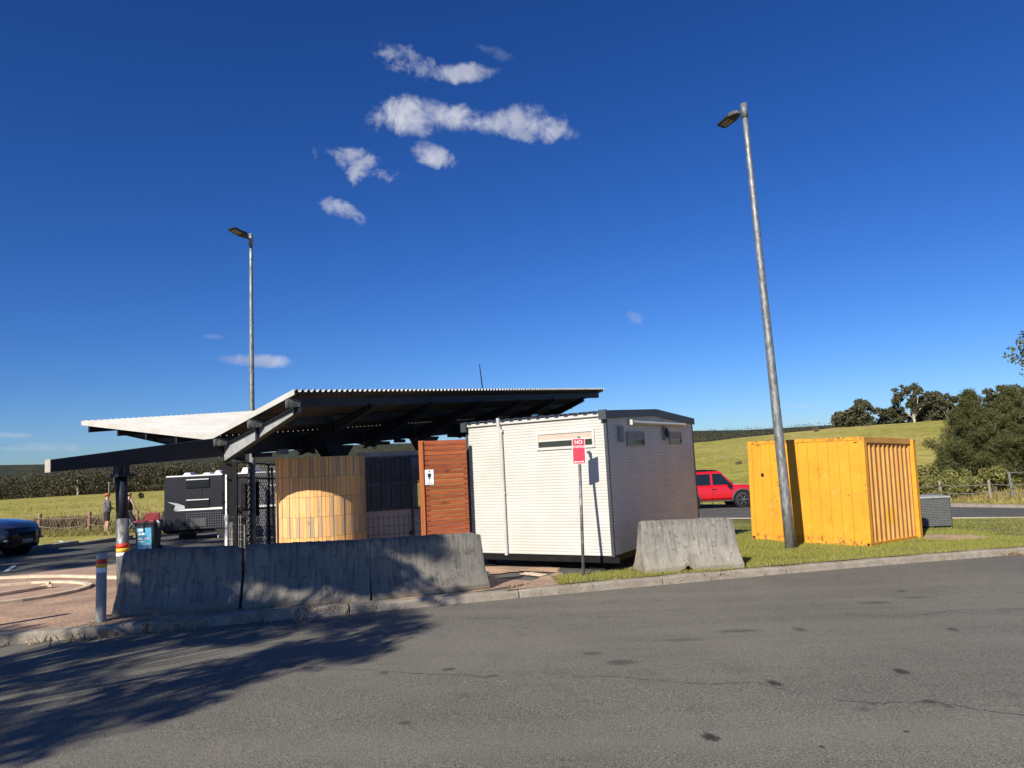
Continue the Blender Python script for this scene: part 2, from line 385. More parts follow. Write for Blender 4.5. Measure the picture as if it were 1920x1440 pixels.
def galv(name, base=(.25, .26, .255)):
    mt, nt, b = newmat(name); vec = coords(nt, (1, 1, .35))
    vo = nt.nodes.new('ShaderNodeTexVoronoi'); vo.inputs['Scale'].default_value = 30; nt.links.new(vec, vo.inputs['Vector'])
    n1 = noise(nt, vec, 14, 4, .7)
    c = mixc(nt, ramp(nt, n1, .4, .62), base, tuple(x * .6 for x in base)); c = mixc(nt, math_n(nt, 'MULTIPLY', ramp(nt, vo.outputs['Color'], .4, .9), .4), c, (.45, .47, .46))
    nt.links.new(c, b.inputs['Base Color']); b.inputs['Metallic'].default_value = .55
    nt.links.new(math_n(nt, 'MULTIPLY_ADD', n1, .3), b.inputs['Roughness']); b.inputs['Roughness'].links[0].from_node.inputs[2].default_value = .42
    return mt
M_GALV = galv('galvanised_steel'); M_GALVD = galv('dull_galvanised', (.16, .165, .16))
M_STEELP = pm('charcoal_painted_steel', (0.018, 0.021, 0.03), (0.013, 0.016, 0.023), 6, .55, spec=.3)
M_GREYP = pm('grey_painted_steel', (0.33, 0.34, 0.33), (0.26, 0.27, 0.27), 8, .5, grain=.06)
M_CAP = pm('sunlit_end_plate', (0.5, 0.46, 0.38), (0.36, 0.33, 0.28), 9, .7, grain=.15)  # pale colour stands in for sun on the girder's end
M_ROOFW = pm('white_roof_steel', (0.52, 0.51, 0.47), (0.45, 0.44, 0.4), 2, .5)
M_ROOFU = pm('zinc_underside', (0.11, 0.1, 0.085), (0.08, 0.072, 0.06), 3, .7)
M_WHITEC = pm('cream_wall_sheet', (0.55, 0.54, 0.49), (0.5, 0.485, 0.43), 1.5, .42, grain=.03, gscale=200, spots=((0.42, 0.37, 0.3), 5, .74))
M_SIDEC = M_WHITEC
M_TRIM = pm('white_trim', (0.56, 0.55, 0.5), (0.5, 0.49, 0.44), 4, .45)
M_SLATE = pm('slate_blue_trim', (0.05, 0.058, 0.072), (0.038, 0.045, 0.056), 5, .45)
M_GLASS = pm('dark_window_glass', (0.035, 0.04, 0.03), (0.025, 0.028, 0.022), 2, .08)
M_BLIND = pm('beige_blind', (0.5, 0.42, 0.33), (0.46, 0.38, 0.3), 2, .8)
M_FRAMEG = pm('grey_window_frame', (0.32, 0.29, 0.26), None, 4, .5)
M_GREYBOX = pm('grey_box', (0.25, 0.26, 0.27), None, 4, .6)
M_BLK = pm('black_steel', (0.008, 0.008, 0.009), (0.013, 0.012, 0.012), 6, .6, spec=.15)
M_RUB = pm('rubber', (0.016, 0.016, 0.016), (0.026, 0.025, 0.024), 10, .85)
def yellow_mat():
    mt, nt, b = newmat('yellow_container_paint'); vec = coords(nt, wpos=True); ovec = coords(nt)
    n1 = noise(nt, vec, 1.6, 5, .6); n2 = noise(nt, vec, 26, 5, .7); n5 = noise(nt, vec, 2.2, 3, .5)
    mp = nt.nodes.new('ShaderNodeMapping'); mp.inputs[3].default_value = (9, 9, .7); nt.links.new(vec, mp.inputs[0])
    st = noise(nt, mp.outputs[0], 1.5, 5, .6)
    c = mixc(nt, ramp(nt, n1, .35, .7), (0.72, 0.33, 0.018), (0.66, 0.28, 0.018))
    c = mixc(nt, math_n(nt, 'MULTIPLY', ramp(nt, st, .52, .75), .4), c, (0.5, 0.22, 0.04))
    rust = math_n(nt, 'MULTIPLY', ramp(nt, n2, .585, .62), ramp(nt, n5, .5, .62))
    c = mixc(nt, rust, c, (0.12, 0.04, 0.015))
    sep = nt.nodes.new('ShaderNodeSeparateXYZ'); nt.links.new(ovec, sep.inputs[0])
    n6 = noise(nt, vec, 12, 5, .7)
    top = math_n(nt, 'MULTIPLY', ramp(nt, sep.outputs[2], 2.24, 2.36), ramp(nt, n6, .45, .6)); c = mixc(nt, top, c, (0.17, 0.07, 0.03))
    bot = math_n(nt, 'MULTIPLY', ramp(nt, sep.outputs[2], .16, .03), ramp(nt, n6, .48, .62)); c = mixc(nt, bot, c, (0.25, 0.09, 0.03))
    n7 = noise(nt, vec, 3.5, 6, .65); c = mixc(nt, math_n(nt, 'MULTIPLY', ramp(nt, n7, .55, .75), .35), c, (0.78, 0.48, 0.14))
    nt.links.new(c, b.inputs['Base Color']); b.inputs['Roughness'].default_value = .62; bumpn(nt, b, n7, .25, .02); return mt
M_YEL = yellow_mat()
M_DARKHOLE = pm('dark_rust_hole', (0.03, 0.012, 0.006), None, 4, .9)
M_YELF = pm('faded_yellow_paint', (0.62, 0.31, 0.075), (0.54, 0.25, 0.06), 2.5, .75, grain=.08, gscale=60, spots=((0.6, 0.27, 0.01), 1.3, .6))
def wood(name, a, b_, vary=.3, ax=0, knots=True):
    mt, nt, b = newmat(name); st = [3, 3, 3]; 
    st = [(1.0 if i == ax else 16.0) for i in range(3)]
    vec = coords(nt, tuple(st)); oi = nt.nodes.new('ShaderNodeObjectInfo')
    ofs = nt.nodes.new('ShaderNodeVectorMath'); ofs.operation = 'ADD'; nt.links.new(vec, ofs.inputs[0])
    nt.links.new(math_n(nt, 'MULTIPLY', oi.outputs['Random'], 53.0), ofs.inputs[1])
    n1 = noise(nt, ofs.outputs[0], 1.6, 6, .6, .6)
    c = mixc(nt, ramp(nt, n1, .35, .65), a, b_)
    vec2 = coords(nt, tuple(1.0 if i == ax else 2.2 for i in range(3))); of2 = nt.nodes.new('ShaderNodeVectorMath'); of2.operation = 'ADD'
    nt.links.new(vec2, of2.inputs[0]); nt.links.new(math_n(nt, 'MULTIPLY', oi.outputs['Random'], 31.0), of2.inputs[1])
    kn = noise(nt, of2.outputs[0], 4.5, 2, .5)
    if knots: c = mixc(nt, math_n(nt, 'MULTIPLY', ramp(nt, kn, .68, .76), .7), c, tuple(x * .35 for x in b_))
    v = math_n(nt, 'MULTIPLY_ADD', oi.outputs['Random'], vary); v.node.inputs[2].default_value = 1 - vary / 2
    cc = nt.nodes.new('ShaderNodeCombineColor')
    for i in range(3): nt.links.new(v, cc.inputs[i])
    c = mixc(nt, 1.0, c, cc.outputs[0], 'MULTIPLY')
    nt.links.new(c, b.inputs['Base Color']); b.inputs['Roughness'].default_value = .65; bumpn(nt, b, n1, .15); return mt
M_REDW = wood('red_stained_timber', (0.4, 0.105, 0.032), (0.26, 0.062, 0.02), .3, 0)
M_REDP = wood('orange_stained_post', (0.52, 0.17, 0.045), (0.4, 0.12, 0.035), .1, 2, False)
M_OCH = wood('ochre_board', (0.82, 0.5, 0.2), (0.74, 0.38, 0.12), .14, 2)
M_ORG = wood('orange_board', (0.76, 0.36, 0.1), (0.76, 0.44, 0.15), .14, 2)
M_GRW = wood('weathered_grey_board', (0.42, 0.33, 0.23), (0.68, 0.4, 0.15), .2, 2)
M_LOG = wood('log_post', (0.33, 0.2, 0.13), (0.2, 0.11, 0.07), .2, 2, False)
M_LOGG = wood('weathered_log_post', (0.3, 0.26, 0.2), (0.2, 0.17, 0.13), .2, 2, False)
M_ROPE = pm('rope', (0.3, 0.24, 0.16), (0.2, 0.15, 0.1), 30, .9)
M_ROPEB = pm('grey_blue_rope', (0.2, 0.2, 0.19), (0.13, 0.13, 0.12), 30, .9)
M_SIGNR = pm('sign_red', (0.8, 0.045, 0.08), (0.76, 0.04, 0.075), 2, .45)
M_SIGNW = pm('sign_white', (0.85, 0.84, 0.82), None, 2, .5, lo=.0, hi=3)
M_INK = pm('black_print', (0.015, 0.015, 0.018), None, 2, .6)
M_REDPL = pm('red_plastic', (0.45, 0.01, 0.025), (0.36, 0.01, 0.02), 3, .4)
M_REDPLD = pm('dark_red_plastic', (0.2, 0.012, 0.016), None, 3, .5)
M_BINB = pm('dark_bin_plastic', (0.02, 0.024, 0.032), (0.03, 0.034, 0.042), 4, .55)
M_POST1 = pm('blue_poster', (0.08, 0.36, 0.55), (0.14, 0.45, 0.62), 6, .6)
M_TAPER = pm('red_tape', (0.75, 0.045, 0.02), None, 3, .5); M_TAPEY = pm('yellow_tape', (0.85, 0.5, 0.03), None, 3, .5)
M_CHROME = pm('bright_metal', (0.7, 0.7, 0.72), None, 3, .2, metal=.9)
M_CARRED = pm('red_car_paint', (0.55, 0.006, 0.012), (0.5, 0.006, 0.012), 1, .25, coat=.8)
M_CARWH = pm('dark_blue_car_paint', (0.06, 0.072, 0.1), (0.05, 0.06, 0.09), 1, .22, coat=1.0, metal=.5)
M_CARGL = pm('car_glass', (0.01, 0.014, 0.018), None, 1, .05)
M_WINDS = pm('windscreen_glass', (0.06, 0.09, 0.1), (0.03, 0.05, 0.06), 2, .06)
M_PLAST = pm('dark_plastic_trim', (0.045, 0.05, 0.048), (0.06, 0.064, 0.06), 6, .6)
M_HEAD = pm('headlight_lens', (0.35, 0.38, 0.42), (0.2, 0.22, 0.25), 5, .1)
M_VAN = pm('black_caravan_panel', (0.016, 0.017, 0.024), (0.013, 0.014, 0.02), 2, .45, spec=.25)
M_VANW = pm('white_caravan_trim', (0.78, 0.78, 0.76), (0.7, 0.7, 0.68), 4, .4)
M_SILV = pm('silver_graphic', (0.45, 0.46, 0.48), (0.35, 0.36, 0.38), 5, .35)
M_CREAMP = pm('cream_plastic', (0.75, 0.7, 0.5), (0.68, 0.62, 0.44), 5, .5)
M_LED = pm('led_panel', (0.35, 0.28, 0.2), (0.28, 0.22, 0.16), 30, .35)
M_LAMPB = pm('lamp_housing', (0.02, 0.02, 0.024), None, 5, .5)

# ------------------------------------------------------------------ terrain
def az_el(px, py):
    d = ray(px, py); return math.atan2(d.x, d.y), math.atan2(d.z, math.hypot(d.x, d.y))
RIDGE = [az_el(*q) for q in [(-700, 985), (0, 937), (150, 928), (300, 920), (520, 908), (800, 885), (1100, 852), (1300, 830), (1400, 819), (1560, 802), (1700, 792), (1800, 785), (2300, 760)]]
HILL = [az_el(*q) for q in [(-700, 905), (0, 872), (90, 873), (200, 868), (300, 862), (400, 856), (520, 848), (600, 840), (690, 834), (790, 831), (900, 824), (1100, 817), (1300, 809), (1400, 807), (1550, 799), (1700, 792), (2300, 772)]]
MID = [az_el(*q) for q in [(-700, 960), (0, 925), (300, 908), (520, 895), (600, 862), (700, 852), (790, 848), (1000, 838), (1300, 822), (1430, 818), (1560, 812), (2300, 790)]]
def interp(tab, az):
    if az <= tab[0][0]: return tab[0][1]
    for (a0, e0), (a1, e1) in zip(tab, tab[1:]):
        if az <= a1: return e0 + (e1 - e0) * (az - a0) / (a1 - a0)
    return tab[-1][1]
def ridge_r(az): return 205 - 45 * max(0, min(1, (az + .3) / .8))
SITE = [(-70, -60), (-70, 21.5), (-15.5, 21.8), (-14.4, 26.6), (-12.5, 30.5), (-6, 33), (4, 38.5), (10, 40.2), (19, 31.6), (20.3, 28.9), (28, 28), (70, 36), (70, -60)]
def seg_d(px, py, poly):
    inside = False; dm = 1e9; n = len(poly)
    for i in range(n):
        x1, y1 = poly[i]; x2, y2 = poly[(i + 1) % n]
        if (y1 > py) != (y2 > py) and px < (x2 - x1) * (py - y1) / (y2 - y1) + x1: inside = not inside
        t = max(0, min(1, ((px - x1) * (x2 - x1) + (py - y1) * (y2 - y1)) / ((x2 - x1) ** 2 + (y2 - y1) ** 2)))
        dm = min(dm, math.hypot(px - x1 - t * (x2 - x1), py - y1 - t * (y2 - y1)))
    return -dm if inside else dm
def sstep(t): t = max(0, min(1, t)); return t * t * (3 - 2 * t)
def wob(x, y, s): return math.sin(x / s + 1.3 * math.sin(y / s * .7)) * math.cos(y / s * 1.1 + .7 * math.sin(x / s * .6))
def H(x, y):
    r = math.hypot(x, y); az = math.atan2(x, y)
    back = sstep((abs(az) - 1.0) / .6)
    rc = min(r, 46.0); k = rc / max(r, 1e-6); zp = G(x * k, y * k)
    if r <= 46: z = zp
    else:
        rr = ridge_r(az)
        er = interp(RIDGE, az) * (1 - back); zr = EYE + math.tan(er) * rr
        if r <= rr:
            t = (r - 46) / (rr - 46); z = zp + (zr - zp) * (t * .8 + .2 * sstep(t)) + .25 * wob(x, y, 17) * t * (1 - t) * 3
        else:
            em = interp(MID, az); zm = EYE + math.tan(em) * 750 * (1 - back)
            eh = interp(HILL, az); zh = EYE + math.tan(eh) * 2600 * (1 - back)
            if r < rr + 90: z = zr + (zr - 5 - zr) * sstep((r - rr) / 90)
            elif r < 750: z = zr - 5 + (zm - zr + 5) * sstep((r - rr - 90) / (750 - rr - 90))
            elif r < 1200: z = zm - 10 * sstep((r - 750) / 450)
            elif r < 2600: z = zm - 10 + (zh - zm + 10) * sstep((r - 1200) / 1400)
            else: z = zh - (r - 2600) * .03
            if r > 600: z += wob(x, y, 90) * 1.6
    d = seg_d(x, y, SITE) if r < 110 else 99
    z -= .34 - .30 * sstep((d + 1.6) / 1.5)
    return z
def axis_pts(lo, hi, fine, f0, f1):
    pts = list(np.arange(f0, f1 + 1e-6, fine)); s = fine; p = f0
    while p > lo: s *= 1.09; p -= s; pts.insert(0, p)
    s = fine; p = pts[-1]
    while p < hi: s *= 1.06; p += s; pts.append(p)
    return pts
xs = axis_pts(-3900, 3900, 1.0, -34, 40); ys = axis_pts(-1200, 5200, 1.0, 8, 60)
V = np.array([(x, y, H(x, y)) for y in ys for x in xs]); nx = len(xs)
idx = np.arange((len(ys) - 1) * nx).reshape(-1, nx)[:, :-1].ravel()
FA = np.stack([idx, idx + 1, idx + 1 + nx, idx + nx], 1)
def terrain_mat():
    mt, nt, b = newmat('terrain'); vec = coords(nt, wpos=True)
    ln = nt.nodes.new('ShaderNodeVectorMath'); ln.operation = 'LENGTH'; nt.links.new(vec, ln.inputs[0]); dist = ln.outputs['Value']
    n1 = noise(nt, vec, .035, 6, .6); n2 = noise(nt, vec, .6, 6, .7); n3 = noise(nt, vec, 6, 4, .7)
    mp = nt.nodes.new('ShaderNodeMapping'); mp.inputs[2].default_value = (0, 0, rad(12)); mp.inputs[3].default_value = (.03, .22, 1); nt.links.new(vec, mp.inputs[0])
    n4 = noise(nt, mp.outputs[0], 1.0, 6, .65)
    c = mixc(nt, ramp(nt, n1, .4, .6), (0.29, 0.275, 0.05), (0.39, 0.33, 0.09))
    c = mixc(nt, math_n(nt, 'MULTIPLY', ramp(nt, n4, .52, .66), .75), c, (0.36, 0.27, 0.1))
    c = mixc(nt, math_n(nt, 'MULTIPLY', ramp(nt, n4, .46, .34), .4), c, (0.12, 0.135, 0.03))
    k = math_n(nt, 'MULTIPLY_ADD', ramp(nt, n2, .3, .7), .55); k.node.inputs[2].default_value = .7
    k = math_n(nt, 'MULTIPLY', k, math_n(nt, 'ADD', math_n(nt, 'MULTIPLY', ramp(nt, n3, .3, .7), .4), .8))
    cc = nt.nodes.new('ShaderNodeCombineColor')
    for i in range(3): nt.links.new(k, cc.inputs[i])
    c = mixc(nt, 1.0, c, cc.outputs[0], 'MULTIPLY')
    nf = noise(nt, vec, .006, 5, .6); nf2 = noise(nt, vec, .03, 4, .7)
    far = mixc(nt, ramp(nt, nf, .44, .5), (0.1, 0.13, 0.045), (0.028, 0.036, 0.024))
    wood_ = mixc(nt, ramp(nt, nf2, .35, .65), (0.026, 0.032, 0.022), (0.06, 0.062, 0.034))
    far = mixc(nt, ramp(nt, dist, 1250, 1600), far, wood_)
    c = mixc(nt, ramp(nt, dist, 260, 420), c, far)
    nt.links.new(c, b.inputs['Base Color']); b.inputs['Roughness'].default_value = .97; b.inputs['Specular IOR Level'].default_value = .1
    bumpn(nt, b, n2, .9, .3); return mt
tag(link('terrain', npmesh('terrain', V, FA, terrain_mat(), smooth=True)), kind='structure')

# ------------------------------------------------------------------ near ground sheets
KERB = [gp(*q) for q in [(0, 1190), (180, 1174), (360, 1160), (520, 1148), (730, 1128), (930, 1109), (1175, 1086), (1400, 1069), (1650, 1049), (1920, 1027)]]
kx = [p.x for p in KERB]; ky = [p.y for p in KERB]
cf = np.polyfit(kx, ky, 3)
def kerb_y(x):
    if x < -7: return np.polyval(cf, -7) + (x + 7) * .34
    if x > 11: return np.polyval(cf, 11) + (x - 11) * .34
    return float(np.polyval(cf, x))
def sheet(name, pts, off, mat, gf=G, step=1.2, kind='structure', parent=None):
    """triangulated polygon draped on the ground plane"""
    import bmesh
    bm = bmesh.new(); vs = [bm.verts.new((p[0], p[1], 0)) for p in pts]; bm.faces.new(vs)
    bmesh.ops.triangulate(bm, faces=bm.faces[:])
    if gf is not G:
        bmesh.ops.subdivide_edges(bm, edges=bm.edges[:], cuts=7, use_grid_fill=True)
    for v in bm.verts: v.co.z = gf(v.co.x, v.co.y) + off
    bmesh.ops.recalc_face_normals(bm, faces=bm.faces[:])
    me = bpy.data.meshes.new(name); bm.to_mesh(me); bm.free()
    if me.polygons and me.polygons[0].normal.z < 0: me.flip_normals()
    me.materials.append(mat); return tag(link(name, me, parent), kind=kind)
kl = [(x, kerb_y(x)) for x in np.arange(-64, 41, 1.5)]
sheet('road', [(-64, -60)] + [(64, -60), (64, 31)] + [(x, y + .05) for x, y in reversed(kl)], -.12, M_ROAD)
back = [(62, 36), (28, 28), (20.3, 28.9), (19, 31.6), (10, 40.2), (4, 38.5), (-6, 33), (-12.5, 30.5), (-14.4, 26.6), (-15.5, 21.8), (-64, 21.5)]
sheet('car_park', [(x, y + .1) for x, y in kl] + back, -.006, M_PARK)
dirt = [(x, y + .1) for x, y in kl if -40 < x < -1] + [(-.9, kerb_y(-.9) + .1), (.3, 11.9), (-1, 12.8), (-4, 13.7)] + [tuple(gp(*q)[:2]) for q in [(212, 1084), (120, 1080), (0, 1084)]] + [(-40, 19)]
sheet('dirt_ground', dirt, .0, M_DIRT)
sheet('concrete_path', [tuple(gp(*q)[:2]) for q in [(0, 1084), (120, 1080), (340, 1079), (340, 1046), (212, 1059), (110, 1070), (0, 1082)]] + [(-30, 20.1), (-30, 18)], .008, M_PINK)
grass_poly = [(x, kerb_y(x) + .12) for x in np.arange(.55, 38, 1.0)] + [(38, 26.5), (28, 24.2), (16.1, 23.1), (14.2, 23.7), (6.84, 27.6), (5.2, 24), (4.2, 17.5), (2.9, 15.0), (1.75, 12.8), (.5, 12.4)]
GPATCH = sheet('grass_verge', grass_poly, .012, M_VERGE, gf=GV)
# thin bare-earth strip beside the sign where the paving shows
def ragged(pts, a, n=6):
    out = []
    for i in range(len(pts)):
        p, q = Vector(pts[i]), Vector(pts[(i + 1) % len(pts)])
        for k in range(n): out.append(tuple(p.lerp(q, k / n) + Vector((random.gauss(0, a), random.gauss(0, a)))))
    return out
sheet('bare_earth', ragged([tuple(gp(*q)[:2]) for q in [(940, 1109), (1062, 1095), (1078, 1088), (1048, 1074), (1012, 1084), (975, 1101)]], .025), .009, M_DIRT)
sheet('bare_earth', ragged([tuple(gp(*q)[:2]) for q in [(900, 1062), (1050, 1066), (1048, 1075), (978, 1072), (918, 1078)]], .03), .013, M_DIRT)
sheet('concrete_patch', ragged([tuple(gp(*q)[:2]) for q in [(973, 1079), (1014, 1083), (1026, 1078), (984, 1074)]], .015), .018, M_CREAM)
sheet('far_kerb_edge', [tuple(gp(*q)[:2]) for q in [(1300, 974), (1787, 974), (1960, 972), (1960, 970), (1787, 971), (1300, 972)]], .02, M_CREAM)

# cream concrete edging: a band and a half ring, and the pale timber lying in it
def strip(name, pts, w, h, mat, z0=0.0, parent=None, kind='structure'):
    mb = MB(); secs = []
    for i, p in enumerate(pts):
        a = Vector(pts[max(i - 1, 0)]); b = Vector(pts[min(i + 1, len(pts) - 1)]); t = (b - a); t.z = 0; t.normalize(); nrm = Vector((-t.y, t.x, 0))
        z = G(p[0], p[1]) + z0
        L = Vector((p[0], p[1], z)) + nrm * w / 2; R_ = Vector((p[0], p[1], z)) - nrm * w / 2
        secs.append([L, L + Vector((0, 0, h)), R_ + Vector((0, 0, h)), R_])
    mb.loft(secs); o = link(name, mb.mesh(name, mat), parent)
    if kind: o['kind'] = kind
    return o
strip('concrete_edging', [gp(*q) for q in [(-60, 1089), (0, 1086), (60, 1083), (120, 1082), (212, 1084.5), (330, 1088)]], .11, .05, M_CREAM)
ring = [(-20, 1101), (20, 1098), (60, 1094.5), (100, 1093), (135, 1093.5), (158, 1095.5), (168, 1099), (160, 1104), (140, 1110), (112, 1116), (80, 1122), (40, 1128), (0, 1133), (-40, 1138)]
strip('ring_edging', [gp(*q) for q in ring], .10, .045, M_CREAM)
ringin = [gp(*q) for q in ring]
sheet('ring_slab', [tuple(p[:2]) for p in ringin], .006, M_PINK)
a = gp(-8, 1119.5); b = gp(88, 1103.5)
mb = MB(); mb.box(((a.x + b.x) / 2, (a.y + b.y) / 2, G((a.x + b.x) / 2, (a.y + b.y) / 2) + .035), ((b - a).length, .055, .05), rz=math.atan2(b.y - a.y, b.x - a.x), ry=-math.atan2(b.z - a.z, math.hypot(b.x - a.x, b.y - a.y)))
tb = thing('timber_batten', 'pale timber batten lying flat inside the cream edged ring', 'batten', (a + b) / 2)
mb.M = None; o = part('batten', mb, M_CREAM, None); o.parent = tb; o.matrix_parent_inverse = Matrix.Translation(-(a + b) / 2)
mb = MB(); mb.box((b.x, b.y, b.z + .05), (.16, .09, .05), rz=.4).box((b.x + .02, b.y, b.z + .09), (.06, .06, .05))
o = part('bracket', mb, M_CREAM, None); o.parent = tb; o.matrix_parent_inverse = Matrix.Translation(-(a + b) / 2)

# kerb stones
kerb = tag(link('kerb', None), kind='structure')
joints = [x for x in np.arange(-40, 42, 2.35)]
prof = [(-.03, -.22), (-.005, -.02), (.02, .0), (.15, .004), (.16, -.22)]   # (across, z) across = away from road
for i in range(len(joints) - 1):
    secs = []
    for x in np.linspace(joints[i] + .008, joints[i + 1] - .008, 7):
        y = kerb_y(x); sl_ = (kerb_y(x + .05) - kerb_y(x - .05)) / .1; n = Vector((-sl_, 1)).normalized()
        w = .006 * math.sin(x * 5) + .004 * math.sin(x * 17)
        secs.append([(x + n.x * a_, y + n.y * a_, G(x, y) + z_ + (w if z_ > -.1 else 0)) for a_, z_ in prof])
    mb = MB().loft(secs); part('kerb_stone', mb, M_CONC, kerb, bevel=.012)

# crack sealing lines in the road
def crack(pts, w=.012):
    P = [gp(x, y, -.12) for x, y in pts]; out = []
    for a, b in zip(P, P[1:]):
        for k in range(12):
            t = k / 12; p = a.lerp(b, t); out.append(p + Vector((random.gauss(0, .012), random.gauss(0, .018), 0)))
    mb = MB(); secs = []
    for i, p in enumerate(out[:-1]):
        t = (out[i + 1] - p); t.z = 0; t.normalize(); n = Vector((-t.y, t.x, 0)); ww = w * random.uniform(.25, 1.3)
        z = G(p.x, p.y) - .12 + .004
        secs.append([Vector((p.x, p.y, z)) + n * ww / 2, Vector((p.x, p.y, z)) - n * ww / 2])
    mb.loft(secs, closed=False, caps=False); tag(link('road_crack', mb.mesh('road_crack', M_TAR)), kind='structure')
M_TAR = pm('crack_tar', (0.085, 0.078, 0.07), None, 20, .9)
crack([(545, 1250), (680, 1256), (760, 1262), (960, 1272)], .010)
crack([(1075, 1270), (1140, 1268), (1240, 1277), (1330, 1284), (1420, 1280), (1500, 1302)], .010)
crack([(1560, 1312), (1640, 1318), (1740, 1316), (1860, 1335), (1990, 1352)], .012)
crack([(1520, 1130), (1560, 1145), (1620, 1154), (1700, 1157), (1790, 1145), (1960, 1140)], .010)
crack([(870, 1160), (1010, 1158), (1130, 1150), (1240, 1142)], .01)
mb_line = [gp(x, y, -.12) for x, y in [(1640, 1430), (1720, 1366)]]

# ------------------------------------------------------------------ grass blades, litter
def blades(name, pts, h0, h1, w, mat, lean=.35, kind='stuff', label=None, cat=None):
    n = len(pts); P = np.asarray(pts); a = RNG.uniform(0, 2 * np.pi, n); h = RNG.uniform(h0, h1, n)
    dx = np.cos(a) * w; dy = np.sin(a) * w; la = RNG.uniform(0, 2 * np.pi, n); ll = RNG.uniform(0, lean, n) * h
    z0 = P[:, 2] - .01
    A = np.stack([P[:, 0] - dx, P[:, 1] - dy, z0], 1); B = np.stack([P[:, 0] + dx, P[:, 1] + dy, z0], 1)
    T = np.stack([P[:, 0] + np.cos(la) * ll, P[:, 1] + np.sin(la) * ll, z0 + h], 1)
    V = np.stack([A, B, T], 1).reshape(-1, 3); I = np.arange(n * 3).reshape(-1, 3)
    return tag(link(name, npmesh(name, V, I, mat, 3)), label, cat, None, kind)
def in_poly(x, y, poly): return seg_d(x, y, poly) < 0
BARE = [tuple(gp(*q)[:2]) for q in [(1722, 1010), (1765, 1015), (1850, 1012), (1862, 1008), (1800, 1003), (1728, 1003)]]
sheet('bare_earth', ragged(BARE, .05), .02, M_DIRT)
pts = []
PORT = [(1.75, 12.85), (-1.0, 14.5), (1.5, 18.9), (4.3, 17.2)]
CONT = [(7.46, 15.49), (5.6, 17.6), (7.6, 19.3), (9.5, 17.2)]
while len(pts) < 115000:
    if random.random() < .68: x = random.uniform(.6, 11.5); y = random.uniform(11.4, 19)
    else: x = random.uniform(4, 22); y = random.uniform(13, 24)
    if x > .6 and y > kerb_y(x) + .14 and y < 24 and not in_poly(x, y, PORT) and not in_poly(x, y, CONT) and in_poly(x, y, grass_poly):
        if in_poly(x, y, BARE) and random.random() < .9: continue
        bare = math.sin(x * 1.9 + y) * math.cos(y * 2.3 - x * .7)
        if bare > .55 and random.random() < .7: continue
        pts.append((x, y, GV(x, y)))
blades('grass', pts, .025, .085, .008, M_BLADE, .6)
pts = []
for x in np.arange(.5, 20, .012):
    if math.sin(x * 3.1) + math.sin(x * 7.7) > -.6:
        pts.append((x + random.gauss(0, .02), kerb_y(x) + .17 + abs(random.gauss(0, .06)), GV(x, kerb_y(x))))
blades('dry_grass_fringe', pts, .03, .09, .006, M_DRY, .9)
def clump(px, py, n, r, h, mat=None, name='dry_weeds', road=True):
    c = gp(px, py, -.12 if road else 0.0); P = []
    for _ in range(n):
        x = c.x + random.gauss(0, r); y = c.y + random.gauss(0, r * .35); P.append((x, y, G(x, y) - (.12 if road else 0)))
    return P
P = []
for px, py, n, r, h in [(1090, 1098, 130, .13, .1), (1125, 1096, 60, .15, .1), (1215, 1093, 190, .25, .1), (1250, 1090, 120, .15, .1), (1300, 1087, 90, .12, .1), (1340, 1084, 80, .25, .1), (1405, 1080, 60, .1, .1),
                        (985, 1108, 80, .3, .06), (1885, 1041, 130, .16, .1), (1760, 1050, 50, .08, .1), (640, 1150, 30, .4, .05), (300, 1181, 50, .25, .06), (200, 1192, 60, .35, .05), (60, 1203, 60, .4, .05), (450, 1168, 60, .3, .05)]:
    P += clump(px, py, n, r, h)
P = [(x + random.gauss(0, .02), y + random.gauss(0, .02), z) for x, y, z in P * 2]
blades('dry_weeds', P, .04, .15, .012, M_DRY, 1.5, label='tufts of dry weeds in the gutter along the kerb', cat='weeds')
P = []
for px, py, n, r, h in [(560, 1142, 200, .5, .05), (480, 1148, 120, .4, .05), (250, 1166, 160, .4, .05), (340, 1160, 120, .4, .05), (1000, 1098, 120, .35, .05), (1060, 1090, 90, .2, .05), (1180, 1080, 160, .3, .06), (1310, 1074, 130, .3, .05), (1130, 1084, 120, .3, .05)]:
    P += clump(px, py, n, r, h, road=False)
blades('dry_litter', P, .012, .045, .013, M_DRY, 1.8)

# grit and leaf scraps on the road
P_ = []
for _ in range(2600):
    x = random.uniform(-4.5, 9); y = random.uniform(3.5, 12)
    if y < kerb_y(x) - .05: P_.append((x, y, G(x, y) - .117))
for x in np.arange(-7, 12, .02):
    for _ in range(2): P_.append((x + random.gauss(0, .03), kerb_y(x) - .05 - abs(random.gauss(0, .10)), G(x, kerb_y(x)) - .117))
blades('road_grit', P_, .004, .016, .007, leafmat('grit', (0.45, 0.38, 0.28), (0.14, 0.11, 0.08), 0), .5)
